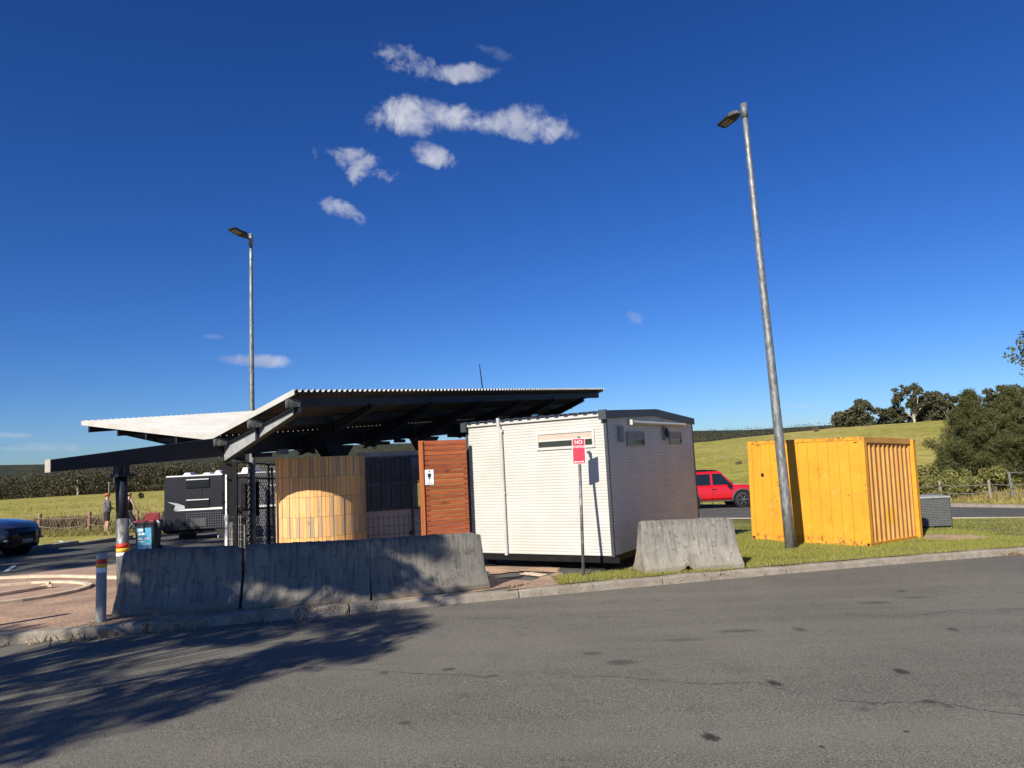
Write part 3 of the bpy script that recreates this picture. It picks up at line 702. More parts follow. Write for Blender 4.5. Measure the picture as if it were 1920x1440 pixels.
# ------------------------------------------------------------------ concrete barriers
def barrier(loc, rz, L, h=.84, group=None, label='', chip=0, seed=0, le=(.03, .03), mat=None):
    rnd = random.Random(seed)
    root = thing('concrete_barrier', label, 'barrier', loc, (0, -math.asin(-0.0179 * math.cos(rz) - .0268 * math.sin(rz)), rz), group)
    P0 = [(-.30, 0), (-.30, .08), (-.27, .11), (-.16, .33), (-.11, .60), (-.085, h - .03), (-.06, h)]
    P0 = [(x, z) for x, z in P0] + [(-x, z) for x, z in reversed(P0)]
    secs = []; nn = 26
    for i in range(nn + 1):
        t = i / nn; x = -L / 2 + L * t; e = min(t, 1 - t) * nn
        sec = []
        for (y, z) in P0:
            sh = 1.0 if e > .9 else .97
            lean = (z / h) * (le[0] * max(0, 1 - t * 4) - le[1] * max(0, 1 - (1 - t) * 4))
            dz = rnd.gauss(0, .0035) if z > .02 else 0
            zz = z + dz
            if z > h - .05 and e < 1 and max(le) > .04: zz -= .03
            if chip and z < .12 and .34 < t < .5: zz += chip * (1 - abs(t - .42) / .08) ** .7 * (1.3 if .4 < t < .45 else .8)
            sec.append((x + lean, y * sh + rnd.gauss(0, .003), zz))
        secs.append(sec)
    mb = MB().loft(secs); o = part('concrete_block', mb, mat or M_BARR, root, bevel=.008); autos(o, 30)
    return root
BL = [gp(205, 1157), gp(450, 1143), gp(697, 1127), gp(922, 1103)]
labs = ['dark weathered concrete barrier at the left end of the row of three', 'dark weathered concrete barrier in the middle of the row of three', 'weathered concrete barrier at the right end of the row, beside the white portable']
for i in range(3):
    a, b = BL[i], BL[i + 1]; t = (b - a); t.z = 0; n = Vector((-t.y, t.x, 0)).normalized(); c = (a + b) / 2 + n * .30
    rz = math.atan2(t.y, t.x)
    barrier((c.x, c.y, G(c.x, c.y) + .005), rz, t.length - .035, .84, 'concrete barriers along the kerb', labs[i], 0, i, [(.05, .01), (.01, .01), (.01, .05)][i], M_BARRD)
a, b = gp(1211, 1077), gp(1398, 1066); t = (b - a); t.z = 0; n = Vector((-t.y, t.x, 0)).normalized(); c = (a + b) / 2 + n * .30
barrier((c.x, c.y, G(c.x, c.y) + .015), math.atan2(t.y, t.x), t.length, .86, 'concrete barriers along the kerb', 'pale sunlit concrete barrier with a broken bottom edge standing alone on the grass', .08, 9, (.04, .07))
# pale scrapes across the lone barrier and the left one are thin chalky streaks (real scars)

# ------------------------------------------------------------------ portable building
TH = rad(31.2)
PL = Vector((1.66, 12.9, -.36)); PRZ = -TH; PW = 3.085; PD = 5.08; F0 = .255; F1 = 2.79
port = thing('portable_building', 'white ribbed portable toilet block with slate trim behind the no stopping sign', 'portable building', PL, (0, 0, PRZ))
def ribbed(x0, x1, z0, z1, pitch, depth, along='x', holes=()):
    """horizontal ribs: surface in plane y=0 facing -y, spans x0..x1; returned as MB"""
    mb = MB(); n = int((z1 - z0) / pitch); 
    prof = []
    for i in range(n):
        z = z0 + i * (z1 - z0) / n; p = (z1 - z0) / n
        prof += [(0, z + p * .04), (-depth, z + p * .2), (-depth, z + p * .62), (0, z + p * .78)]
    prof.append((0, z1))
    vs = []; fs = []
    for (y, z) in prof: vs += [(x0, y, z), (x1, y, z)]
    for i in range(len(prof) - 1): fs.append((2 * i, 2 * i + 1, 2 * i + 3, 2 * i + 2))
    mb.add(vs, fs); return mb
def cutwall(x0, x1, z0, z1, hx0, hx1, hz0, hz1, pitch=.054, depth=.007):
    mb = MB()
    for a, b, c_, d in ((x0, hx0, z0, z1), (hx1, x1, z0, z1), (hx0, hx1, z0, hz0), (hx0, hx1, hz1, z1)):
        m2 = ribbed(a, b, c_, d, pitch, depth); mb.add(m2.v, m2.f)
    return mb
wa = wall_pt(PL, PRZ, 1010, 818, 'y'); wb = wall_pt(PL, PRZ, 1112, 840, 'y')
wx0, wx1, wz1, wz0 = wa.x, wb.x, wa.z - .03, wb.z - .02
wz1 = wall_pt(PL, PRZ, 1010, 816, 'y').z; wz0 = wall_pt(PL, PRZ, 1010, 840, 'y').z
core = MB().bb((-PW + .02, .03, F0 + .005), (-.02, PD - .02, F1 - .02)); part('wall_core', core, M_TRIM, port)
part('front_cladding', ribbed(-PW + .03, -.03, F0, F1, .054, .005), M_WHITEC, port)
sd = ribbed(.03, PD - .03, F0, F1, .054, .007); sd.v = [(-y_, x_, z_) for (x_, y_, z_) in sd.v]
# gable infill
part('side_cladding', sd, M_SIDEC, port)
rs = MB().bb((-PW, PD - .02, F0), (0, PD, F1)); part('rear_wall', rs, M_WHITEC, port)
ls = MB().bb((-PW, .0, F0), (-PW + .03, PD, F1)); part('left_wall', ls, M_WHITEC, port)
apex = F1 + .125
g = MB().add([(-.004, .03, F1 - .02), (-.004, PD - .03, F1 - .02), (-.004, PD / 2, apex - .03)], [(0, 1, 2)]); part('gable_panel', g, M_SIDEC, port)
# window on the front: frame, blind upper half, dark glass lower half
def window(parent, x0, x1, z0, z1, side, fm, blind=True, fw=.05):
    mb = MB(); y0 = -.03
    mb.bb((x0 - fw, y0, z0 - fw), (x0, .012, z1 + fw)).bb((x1, y0, z0 - fw), (x1 + fw, .012, z1 + fw)).bb((x0, y0, z1), (x1, .012, z1 + fw)).bb((x0, y0, z0 - fw), (x1, .012, z0))
    zm = z0 + (z1 - z0) * .5; mb.bb((x0, y0 + .004, zm - .015), (x1, .012, zm + .015))
    gl = MB().bb((x0, -.012, z0), (x1, -.008, zm - .015)); up = MB().bb((x0, -.014, zm + .015), (x1, -.0095, z1))
    if side:
        for q in (mb, gl, up): q.v = [(-y_, x_, z_) for (x_, y_, z_) in q.v]
    w = part('window', mb, fm, parent, bevel=.004)
    part('glass_pane', gl, M_GLASS, w); part('blind_pane', up, M_BLIND if blind else M_GREYBOX, w)
window(port, wx0, wx1, wz0, wz1, False, M_TRIM)
def swin(pa, pb):
    A = wall_pt(PL, PRZ, *pa, 'x'); B = wall_pt(PL, PRZ, *pb, 'x'); window(port, A.y, B.y, B.z, A.z, True, M_FRAMEG, False, .035)
swin((1175, 812), (1206, 833)); swin((1254, 813), (1276, 830))
def sbox(name, pa, pb, dep, mat, bev=.01):
    A = wall_pt(PL, PRZ, *pa, 'x'); B = wall_pt(PL, PRZ, *pb, 'x')
    return part(name, MB().bb((.0, A.y, B.z), (dep, B.y, A.z)), mat, port, bevel=bev)
sbox('meter_box', (1157, 799), (1167, 829), .05, M_GREYBOX)
q = sbox('wall_vent', (1241, 800), (1248, 826), .06, M_FRAMEG)
A = wall_pt(PL, PRZ, 1245, 812, 'x'); mb = MB().tube([(.055, A.y, A.z), (.075, A.y, A.z)], [.12, .10], 14); part('vent_cowl', mb, M_BLK, port)
A = wall_pt(PL, PRZ, 1177, 792, 'x'); B = wall_pt(PL, PRZ, 1280, 797, 'x')
part('awning_tube', MB().tube([(.06, A.y, A.z), (.06, B.y, B.z)], .035, 8), M_TRIM, port)
part('awning_end', MB().box((.06, A.y - .01, A.z), (.1, .03, .1)), M_TRIM, port)
# corner flashings
mb = MB().bb((-.045, -.012, F0 - .01), (.012, .045, F1)).bb((-PW - .012, -.012, F0 - .01), (-PW + .045, .045, F1)).bb((-.045, PD - .045, F0 - .01), (.012, PD + .012, F1))
part('corner_flashing', mb, M_SLATE, port)
# roof: two corrugated slopes meeting over the middle, slate fascia on the side, ribs showing over the front
ov = .06
mb = MB()
for sgn in (0, 1):
    nr = 16; sp = (PW + .1) / nr; prof = []
    for i in range(nr):
        x = -PW - .05 + i * sp; prof += [(x, 0), (x + sp * .18, .045), (x + sp * .55, .045), (x + sp * .73, 0)]
    prof.append((.05, 0)); ya, yb = (-ov, PD / 2) if sgn == 0 else (PD + ov, PD / 2)
    za, zb = F1 + .02, apex
    vs = []; fs = []
    for (x, dz) in prof: vs += [(x, ya, za + dz), (x, yb, zb + dz)]
    for i in range(len(prof) - 1): fs.append((2 * i, 2 * i + 1, 2 * i + 3, 2 * i + 2))
    mb.add(vs, fs)
o = part('roof', mb, M_SLATE, port); md = o.modifiers.new('thick', 'SOLIDIFY'); md.thickness = .02; md.offset = 1
mb = MB()
for (y0, z0, y1, z1) in ((-ov, F1 + .0, PD / 2, apex + .0), (PD / 2, apex + .0, PD + ov, F1 + .0)):
    mb.hexa([(.02, y0, z0 - .085), (.055, y0, z0 - .085), (.055, y1, z1 - .085), (.02, y1, z1 - .085), (.02, y0, z0 + .06), (.055, y0, z0 + .06), (.055, y1, z1 + .06), (.02, y1, z1 + .06)])
mb.bb((-.09, -ov - .05, F1 - .1), (.06, -ov, F1 + .075)).bb((-PW - .06, -ov - .05, F1 - .13), (-PW + .06, -ov, F1 + .05)).bb((-PW - .06, -ov, F1 - .13), (-PW - .03, PD, F1 + .05))
part('fascia', mb, M_SLATE, port)
mb = MB().bb((-PW + .06, -ov + .01, F1 - .035), (-.09, .0, F1 + .018)); part('eave_strip', mb, M_TRIM, port)
A = wall_pt(PL, PRZ, 941, 830, 'y'); dx = A.x
A2 = wall_pt(PL, PRZ, 952, 1036, 'y')
mb = MB().tube([(dx - .02, -.075, F1 + .09), (dx - .02, -.075, F1 - .06), (dx + .01, -.045, F1 - .17), (A2.x, -.045, F0 - .02)], [.036, .036, .033, .033], 10)
o = part('downpipe', mb, M_TRIM, port); autos(o)
mb = MB().bb((dx - .05, -.07, F1 - .19), (dx + .06, -.0, F1 - .14)).bb((A2.x - .05, -.06, 1.4), (A2.x + .04, 0, 1.43)); part('pipe_bracket', mb, M_TRIM, port)
mb = MB().bb((-PW - .02, -.02, F0 - .10), (.1, .03, F0 - .015)).bb((-PW - .02, -.03, F0 - .115), (.1, .04, F0 - .10)).bb((-.04, .03, F0 - .11), (.0, PD, F0 - .005)).bb((-PW, .03, F0 - .11), (-PW + .04, PD, F0 - .005))
part('chassis_rail', mb, M_BLK, port)
for (x, y) in ((-2.75, .25), (-1.5, .3), (-.4, .3), (-.4, 2.6), (-2.75, 2.6), (-.4, 4.7), (-2.75, 4.7)):
    part('footing', MB().bb((x - .06, y - .06, -.0 - .0179 * 0), (x + .06, y + .06, F0 - .1)).bb((x - .16, y - .16, -.25), (x + .16, y + .16, .02)), M_BLK, port)
A = wall_pt(PL, PRZ, 1104, 845, 'y')
cm = thing('wall_tap', 'small pale fitting on the white wall beside the no stopping sign', 'wall fitting', PL + Matrix.Rotation(PRZ, 3, 'Z') @ Vector((A.x, -.02, A.z)), (0, 0, PRZ))
part('mount', MB().box((0, 0, 0), (.06, .03, .05)), M_TRIM, cm); part('spout', MB().tube([(0, -.01, 0), (0, -.07, -.01), (.01, -.08, -.05)], .012, 6), M_TRIM, cm)

# ------------------------------------------------------------------ no stopping sign
sb = gp(1094, 1082); st = at(1085.5, 819, 12.66)
rt = thing('road_sign', 'red no stopping sign on a thin grey pole in front of the white portable', 'sign', sb)
part('pole', MB().tube([(0, 0, -.1), st - sb + Vector((0, .03, -.0))], .027, 12), M_GALVD, rt, smooth=True)
px_c = at(1085, 846, 12.6) - sb
mb = MB(); sw, sh_ = .228, .45; cr = .02
def rrect(w, h, r, k=4):
    P = []
    for cx, cz, a0 in ((w / 2 - r, h / 2 - r, 0), (-w / 2 + r, h / 2 - r, 90), (-w / 2 + r, -h / 2 + r, 180), (w / 2 - r, -h / 2 + r, 270)):
        for i in range(k + 1): a_ = rad(a0 + 90 * i / k); P.append((cx + r * math.cos(a_), cz + r * math.sin(a_)))
    return P
srz = rad(-3); sry = rad(.8)
pl = link('plate', MB().prism_y(rrect(sw, sh_, cr), -.004, .004).mesh('plate', M_SIGNW), rt, px_c + Vector((0, -.03, 0)), (0, sry, srz))
part('red_face', MB().prism_y(rrect(sw - .018, sh_ - .018, cr * .7), -.0065, -.0035), M_SIGNR, pl)
part('bracket', MB().box((0, .02, .15), (.08, .03, .03)).box((0, .02, -.15), (.08, .03, .03)), M_GALVD, pl)
def text(body, size, parent, loc, mat, rot=(rad(90), 0, 0), sx=1.0, name='lettering'):
    cu = bpy.data.curves.new(name, 'FONT'); cu.body = body; cu.size = size; cu.align_x = 'CENTER'; cu.align_y = 'CENTER'; cu.extrude = .0006; cu.offset = size * .012
    cu.materials.append(mat); o = link(name, cu); dg = bpy.context.evaluated_depsgraph_get(); me = bpy.data.meshes.new_from_object(o.evaluated_get(dg)); bpy.data.objects.remove(o)
    me.materials.clear(); me.materials.append(mat); o = link(name, me, parent, loc, rot); o.scale = (sx, 1, 1); return o
text('NO', .088, pl, (0, -.0075, .155), M_SIGNW); text('STOPPING', .055, pl, (0, -.0075, .075), M_SIGNW, sx=.82)
part('arrow', MB().box((0, -.0075, -.185), (.13, .001, .012)).add([(-.09, -.008, -.185), (-.06, -.008, -.168), (-.06, -.008, -.202)], [(0, 1, 2)]).add([(.09, -.008, -.185), (.06, -.008, -.168), (.06, -.008, -.202)], [(0, 1, 2)]), M_SIGNW, pl)

# ------------------------------------------------------------------ light poles
def light_pole(loc, top, head_dir, label, r0=.105, r1=.055, tilt_=4):
    root = thing('light_pole', label, 'light pole', loc, group='tall galvanised light poles')
    d = Vector(top) - Vector(loc); hz = d.z
    P_ = [(0, 0, -.1)] + [tuple(d * (k / 10)) for k in range(1, 11)]
    part('pole', MB().tube(P_, [r0 + (r1 - r0) * k / 10 for k in range(11)], 14), M_GALV, root, smooth=True)
    part('base_plate', MB().box((0, 0, .01), (.34, .34, .025)), M_GALV, root)
    part('spigot', MB().tube([d - Vector((0, 0, .22)), d + Vector((0, 0, .12))], [r1 + .022, r1 + .012], 12), M_GALV, root, smooth=True)
    hd = Vector(head_dir); hd.z = 0; hd.normalize()
    e = link('lamp_arm', MB().tube([d - Vector((0, 0, .05)), d + hd * .16 + Vector((0, 0, -.03))], [.03, .03], 8).mesh('lamp_arm', M_GALVD), root)
    # lamp head: flat tapered body, local x along head_dir
    rz = math.atan2(hd.y, hd.x)
    mb = MB(); hh = [( .0, .05, .06), (.10, .13, .09), (.24, .19, .09), (.30, .20, .06), (.66, .185, .04), (.72, .15, .03)]
    secs = [[(x, -w, -.0), (x, w, -.0), (x, w * .9, t), (x, -w * .9, t)] for x, w, t in hh]
    mb.loft(secs)
    for k in range(4): mb.box((.17 + .0, -.09 + k * .06, .075), (.2, .014, .04))
    lh = link('lamp_head', mb.mesh('lamp_head', M_LAMPB), root, d + hd * .13 + Vector((0, 0, -.04)), (0, rad(tilt_), rz)); lh.scale = (.8, .85, 1)
    part('led_panel', MB().box((.48, -.068, -.003), (.3, .1, .008)).box((.48, .068, -.003), (.3, .1, .008)), M_LED, lh)
    return root
b1 = gp(1483, 1030); t1, _ = on_line(b1, (-.9, -.2), 1395, 204)
light_pole(b1, t1, (-.55, .83, 0), 'tall mottled galvanised light pole standing in front of the yellow container', .115, .058, 10)
b2 = gp(474, 1030); t2, _ = on_line(b2, (-1, 0), 470.5, 446)
light_pole(b2, t2, (-.52, -.85, 0), 'galvanised light pole rising behind the steel shelter roof', .095, .045, -14)

# ------------------------------------------------------------------ yellow container
KL = gp(1634, 1027); KRZ = -rad(49.9); CW = 2.83; CD = 2.64; CH = 2.37
tilt = math.atan2(G(KL.x - 2, KL.y + 1) - G(KL.x, KL.y), 1)
cont = thing('shipping_container', 'bright yellow half size shipping container with rust flecks on the grass', 'container', KL + Vector((0, 0, -.005)), (rad(-2.0), rad(.9), KRZ))
mb = MB()
pst = .11
for (x, y) in ((-CW, 0), (0, 0)):
    s_ = 1 if x < 0 else -1
    mb.bb((x, 0, 0), (x + s_ * pst, .06, CH)); mb.bb((x, .06, 0), (x + s_ * .05, .14, CH))
mb.bb((-CW, CD - .16, 0), (-CW + .1, CD, CH))
part('corner_post', mb, M_YEL, cont, bevel=.006)
part('corner_post', MB().bb((-.1, CD - .17, 0), (.05, CD - .02, CH - .02)), M_YEL, cont, bevel=.006)
mb = MB().bb((-CW + pst, .0, CH - .075), (-pst, .06, CH)).bb((-CW + pst, .0, 0), (-pst, .06, .07)); part('front_rail', mb, M_YEL, cont, bevel=.004)
part('side_top_rail', MB().bb((-.05, .12, CH - .13), (.0, CD - .2, CH + .0)), M_YELF, cont, bevel=.004)
mb = MB().bb((-.05, .12, 0), (-.0, CD - .2, .1)).bb((-CW, .12, CH - .13), (-CW + .05, CD - .16, CH)).bb((-CW + .1, CD - .05, CH - .1), (-.15, CD, CH)); part('top_rail', mb, M_YEL, cont, bevel=.004)
# front: shallow panels, each a sheet with a recessed joint
npn = 11; x0 = -CW + pst; x1 = -pst; pw = (x1 - x0) / npn
me = None
for i in range(npn):
    w_ = pw - .012
    if me is None:
        me = MB().add([(-w_ / 2, .012, 0), (w_ / 2, .012, 0), (w_ / 2, .012, CH - .145), (-w_ / 2, .012, CH - .145), (-w_ / 2 - .006, .032, 0), (w_ / 2 + .006, .032, 0), (w_ / 2 + .006, .032, CH - .145), (-w_ / 2 - .006, .032, CH - .145)],
                      [(0, 1, 2, 3), (1, 5, 6, 2), (4, 0, 3, 7), (3, 2, 6, 7)]).mesh('front_panel', M_YEL)
    link('front_panel', me, cont, (x0 + pw * (i + .5), 0, .07))
part('front_backing', MB().bb((x0, .033, .05), (x1, .05, CH - .05)), M_YEL, cont)
mb = MB()
for (px, py) in ((1415, 838), (1597, 829)):
    A = wall_pt(KL, KRZ, px, py, 'y'); mb.bb((A.x - .04, .004, A.z - .012), (A.x + .04, .013, A.z + .004))
part('vent_slot', mb, M_DARKHOLE, cont)
A = wall_pt(KL, KRZ, 1425.5, 893.5, 'y'); mb = MB().bb((A.x - .04, .006, A.z - .04), (A.x + .035, .0135, A.z + .04)); part('black_patch', mb, M_BLK, cont, bevel=.003)
# side: deep corrugation
mb = MB(); ncor = 10; y0 = .14; y1 = CD - .2; cp = (y1 - y0) / ncor; prof = []
for i in range(ncor):
    y = y0 + i * cp; prof += [(-.055, y), (-.055, y + cp * .56), (-.018, y + cp * .68), (-.018, y + cp * .86)]
prof.append((-.055, y1))
vs = []; fs = []
for x, y in prof: vs += [(x, y, .08), (x, y, CH - .12)]
for i in range(len(prof) - 1): fs.append((2 * i, 2 * i + 2, 2 * i + 3, 2 * i + 1))
part('corrugated_side', mb.add(vs, fs), M_YELF, cont)
part('body', MB().bb((-CW + .03, .055, .03), (-.058, CD - .06, CH - .05)), M_YEL, cont)
mb = MB()
for (x, y, fc) in ((-.055, -.002, 'f'), (-CW + .055, -.002, 'f')):
    mb.tube([(x, y, .06), (x, y + .02, .06)], .034, 12)
mb.tube([(.002, CD - .1, .07), (-.02, CD - .1, .07)], .04, 12); mb.tube([(.002, .03, .07), (-.02, .03, .07)], .02, 12)
part('casting_hole', mb, M_DARKHOLE, cont)

# ------------------------------------------------------------------ checker plate toolbox
tl = gp(1723, 992); tr_ = gp(1788, 990)
TB = thing('toolbox', 'grey checker plate steel toolbox on the grass behind the yellow container', 'toolbox', (tr_.x, tr_.y, GV(tr_.x, tr_.y) + .03), (0, 0, -rad(6)))
part('box_body', MB().bb((-1.3, 0, .03), (0, .75, .80)), M_PLAST, TB, bevel=.01)
part('lid', MB().bb((-1.32, -.015, .80), (.015, .78, .85)), M_GREYP, TB, bevel=.008)
mb = MB()
for i in range(30):
    for k in range(16):
        x = -1.27 + i * .042; z = .07 + k * .045; s_ = .7 if (i + k) % 2 else -.7
        mb.box((x, -.003, z), (.028, .008, .009), ry=s_)
o = part('tread_pattern', mb, M_GREYP, TB); o['kind'] = 'stuff'
part('skid', MB().bb((-1.25, .05, -.04), (-1.1, .7, .03)).bb((-.2, .05, -.04), (-.05, .7, .03)), M_BLK, TB)

# ------------------------------------------------------------------ steel shelter
A0 = at(395, 822, 12.5)
SH = thing('shelter', 'steel butterfly roof shelter with white sheeting and a dark central girder', 'shelter', (A0.x, A0.y, 0), (0, 0, -TH))
LEN = 11.95; RW = 2.13; LW = 4.17; ZA = A0.z
def rz_(x, y):
    base = ZA + .0675 * y
    return base + (.28 * x if x >= 0 else -x * (.134 + .0045 * y))
def panel(x0, x1, y0, nrib):
    mb = MB(); p = .127; prof = []
    for i in range(nrib):
        y = y0 + i * p; prof += [(y, 0), (y + p * .3, .05), (y + p * .42, .05), (y + p * .72, 0)]
    prof.append((y0 + nrib * p, 0)); vs = []; fs = []
    for (y, dz) in prof: vs += [(x0, y, rz_(x0, y) + dz + .02), (x1, y, rz_(x1, y) + dz + .02)]
    for i in range(len(prof) - 1):
        fs.append((2 * i, 2 * i + 1, 2 * i + 3, 2 * i + 2) if x1 > x0 else (2 * i, 2 * i + 2, 2 * i + 3, 2 * i + 1))
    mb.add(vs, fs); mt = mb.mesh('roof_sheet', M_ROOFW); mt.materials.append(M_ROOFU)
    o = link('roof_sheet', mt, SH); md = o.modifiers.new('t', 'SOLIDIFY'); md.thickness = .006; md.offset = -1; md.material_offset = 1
    return o
y = 0.0
while y < LEN - .3:
    panel(.0, RW, y, 6); panel(-.02, -LW, y, 6); y += .762
LEN = y
mb = MB()
for x0, x1 in ((0.0, RW + .02), (0.0, -LW - .02)):
    for yy in (-.02, LEN):
        z0 = rz_(x0 + (1e-6 if x1 > 0 else -1e-6), yy); z1 = rz_(x1, yy); lo_, hi_ = -.03, .062
        q = [(x0, yy, z0 + lo_), (x1, yy, z1 + lo_), (x1, yy + .02, z1 + lo_), (x0, yy + .02, z0 + lo_), (x0, yy, z0 + hi_), (x1, yy, z1 + hi_), (x1, yy + .02, z1 + hi_), (x0, yy + .02, z0 + hi_)]
        mb.hexa(q)
part('barge_flashing', mb, M_ROOFW, SH)
def cpurlin(x, dep=.15, flip=1, y0=.02, y1=None, tk=.05, mat=None):
    y1 = y1 or LEN - .02; secs = []
    for yy in (y0, y1):
        z = rz_(x, yy) - .015
        secs.append([(x, yy, z - dep), (x + tk * flip, yy, z - dep), (x + tk * flip, yy, z), (x, yy, z)])
    part('purlin', MB().loft(secs), mat or M_STEELP, SH)
for x in (.06, .98, 1.92): cpurlin(x)
for x in (-.1, -1.0, -1.95, -2.9, -3.95): cpurlin(x, flip=-1)
# purlin ends at the near edge, their sunlit look put into a lighter metal
for x in (.06, .98, 1.92):
    z = rz_(x, 0) - .015; part('purlin_end', MB().add([(x - .01, -.002, z), (x + .09, .0, z + .02), (x + .2, .16, z - .05), (x + .15, .16, z - .13), (x, -.002, z - .15)], [(0, 4, 3, 2, 1)]), M_GALVD, SH)
RAF = [.22, 1.94, 3.76, 5.57, 7.35, 9.16, 11.0]
for i, yy in enumerate(RAF):
    for sgn in (1, -1):
        W_ = RW - .12 if sgn > 0 else LW - .2
        ya = yy if sgn > 0 else yy + .55
        secs = []
        for t in (0, .5, 1):
            x = sgn * (.08 + (W_ - .08) * t); z = rz_(x, ya) - .165; d_ = .30 - .2 * t
            secs.append([(x, ya, z - d_), (x, ya + .012, z - d_), (x, ya + .012, z), (x, ya, z)])
        o = part('rafter', MB().loft(secs), M_GREYP if (i == 0 and sgn > 0) else M_STEELP, SH)  # near rafter's sunlit tone put into lighter paint, shaded ones charcoal
        fl = MB()
        for (za, zb) in ((0, -.012),):
            s2 = []
            for t in (0, 1):
                x = sgn * (.08 + (W_ - .08) * t); z = rz_(x, ya) - .165
                s2.append([(x, ya - .06, z - .012), (x, ya + .07, z - .012), (x, ya + .07, z), (x, ya - .06, z)])
            fl.loft(s2)
        s2 = []
        for t in (0, 1):
            x = sgn * (.08 + (W_ - .08) * t); z = rz_(x, ya) - .165 - (.30 - .2 * t)
            s2.append([(x, ya - .055, z - .01), (x, ya + .065, z - .01), (x, ya + .065, z), (x, ya - .055, z)])
        fl.loft(s2)
        part('rafter_flange', fl, M_STEELP, SH)
        st_ = MB()
        for x in ((.98, 1.92) if sgn > 0 else (-1.0, -1.95, -2.9)):
            z = rz_(x, ya) - .165; t = (abs(x) - .08) / (W_ - .08); st_.bb((x - .02, ya - .05, z - (.30 - .2 * t)), (x + .03, ya - .002, z + .14))
        part('rafter_cleat', st_, M_STEELP, SH)
# girder: tapered box running under the valley, cantilevered past the near edge, with an end plate coloured pale as if sunlit
tip = -2.64
def gird(yy):
    top = ZA + .0675 * yy - .005 if yy > 0 else ZA - .005 + (.0675 + .055) * yy * .98
    d_ = .33 if yy > 0 else .33 + (.155 / 2.64) * yy
    return top, d_
secs = []
for yy in (tip, -1.3, 0, 3, 6, 9, 11.6):
    t_, d_ = gird(yy); secs.append([(-.07, yy, t_ - d_), (.07, yy, t_ - d_), (.07, yy, t_), (-.07, yy, t_)])
part('girder', MB().loft(secs), M_STEELP, SH, bevel=.006)
t_, d_ = gird(tip); part('girder_end_plate', MB().bb((-.075, tip - .012, t_ - d_ - .004), (.075, tip - .001, t_ + .004)), M_CAP, SH)
mb = MB()
for yy in RAF:
    t_, d_ = gird(yy); mb.bb((.07, yy + .0, t_ - d_ - .02), (.085, yy + .02, t_)); mb.bb((-.085, yy, t_ - d_ - .02), (-.07, yy + .02, t_))
part('girder_stiffener', mb, M_GREYP, SH)
# columns
def column(yy, haunch):
    t_, d_ = gird(yy); wx = A0.x + math.sin(TH) * yy; wy = A0.y + math.cos(TH) * yy; zg = G(wx, wy); top = t_ - d_
    if not haunch:
        mb = MB().tube([(.045, yy, zg + 1.2), (0, yy, top - .17)], .085, 18)
        o = part('column', mb, M_STEELP, SH, smooth=True)
        part('column_sleeve', MB().tube([(.10, yy, zg - .04), (.044, yy, zg + 1.25)], .0895, 18), M_GALVD, SH, smooth=True)
        part('cap_plate', MB().box((0, yy, top - .165), (.34, .3, .02)).box((0, yy, top - .14), (.3, .27, .02)), M_STEELP, SH)
        part('head_box', MB().bb((-.07, yy - .09, top - .13), (.07, yy + .09, top + .005)).box((-.1, yy, top - .075), (.012, .02, .13)).box((.1, yy, top - .075), (.012, .02, .13)), M_STEELP, SH)
        for h_, hh_, mt in ((.80, .07, M_TAPER), (.735, .065, M_TAPEY), (.68, .055, M_SIGNW)):
            part('tape_band', MB().tube([(.10 - .0434 * h_, yy, zg + h_ - .0), (.10 - .0434 * (h_ + hh_), yy, zg + h_ + hh_)], .0925, 18), mt, SH, smooth=True)
    else:
        part('column', MB().tube([(0, yy, zg - .05), (0, yy, top - .3)], .11, 14), M_STEELP, SH, smooth=True)
        part('haunch', MB().hexa([(-.12, yy - .17, top - .33), (.12, yy - .17, top - .33), (.12, yy + .17, top - .33), (-.12, yy + .17, top - .33), (-.16, yy - .42, top + .005), (.16, yy - .42, top + .005), (.16, yy + .42, top + .005), (-.16, yy + .42, top + .005)]), M_STEELP, SH)
column(-1.58, False); column(2.95, True); column(5.97, True); column(9.4, True)
# small conduit boxes and cleats hanging below the girder
mb = MB()
for yy, w_ in ((.9, .35), (2.0, .3), (4.2, .4), (4.9, .25), (7.0, .45), (8.0, .3)):
    t_, d_ = gird(yy); mb.bb((-.05, yy, t_ - d_ - .07), (.1, yy + w_, t_ - d_ + .005))
part('conduit_tray', mb, M_STEELP, SH)
t_, d_ = gird(1.45); part('junction_box', MB().bb((.02, 1.4, t_ - d_ - .06), (.13, 1.62, t_ - d_ + .03)), M_GREYP, SH, bevel=.005)
pb, _ = on_line(A0 + Vector((math.cos(TH) * RW, -math.sin(TH) * RW, 0)), (math.sin(TH), math.cos(TH)), 907, 735)
ant = thing('antenna', 'thin black whip antenna standing above the far edge of the shelter roof', 'antenna', at(907, 742, pb.y + 1.2))
part('rod', MB().tube([(0, 0, -.1), at(899, 683, pb.y + 1.2) - at(907, 742, pb.y + 1.2)], [.018, .01], 6), M_BLK, ant)
part('mount', MB().box((0, 0, -.06), (.06, .06, .1)), M_BLK, ant)

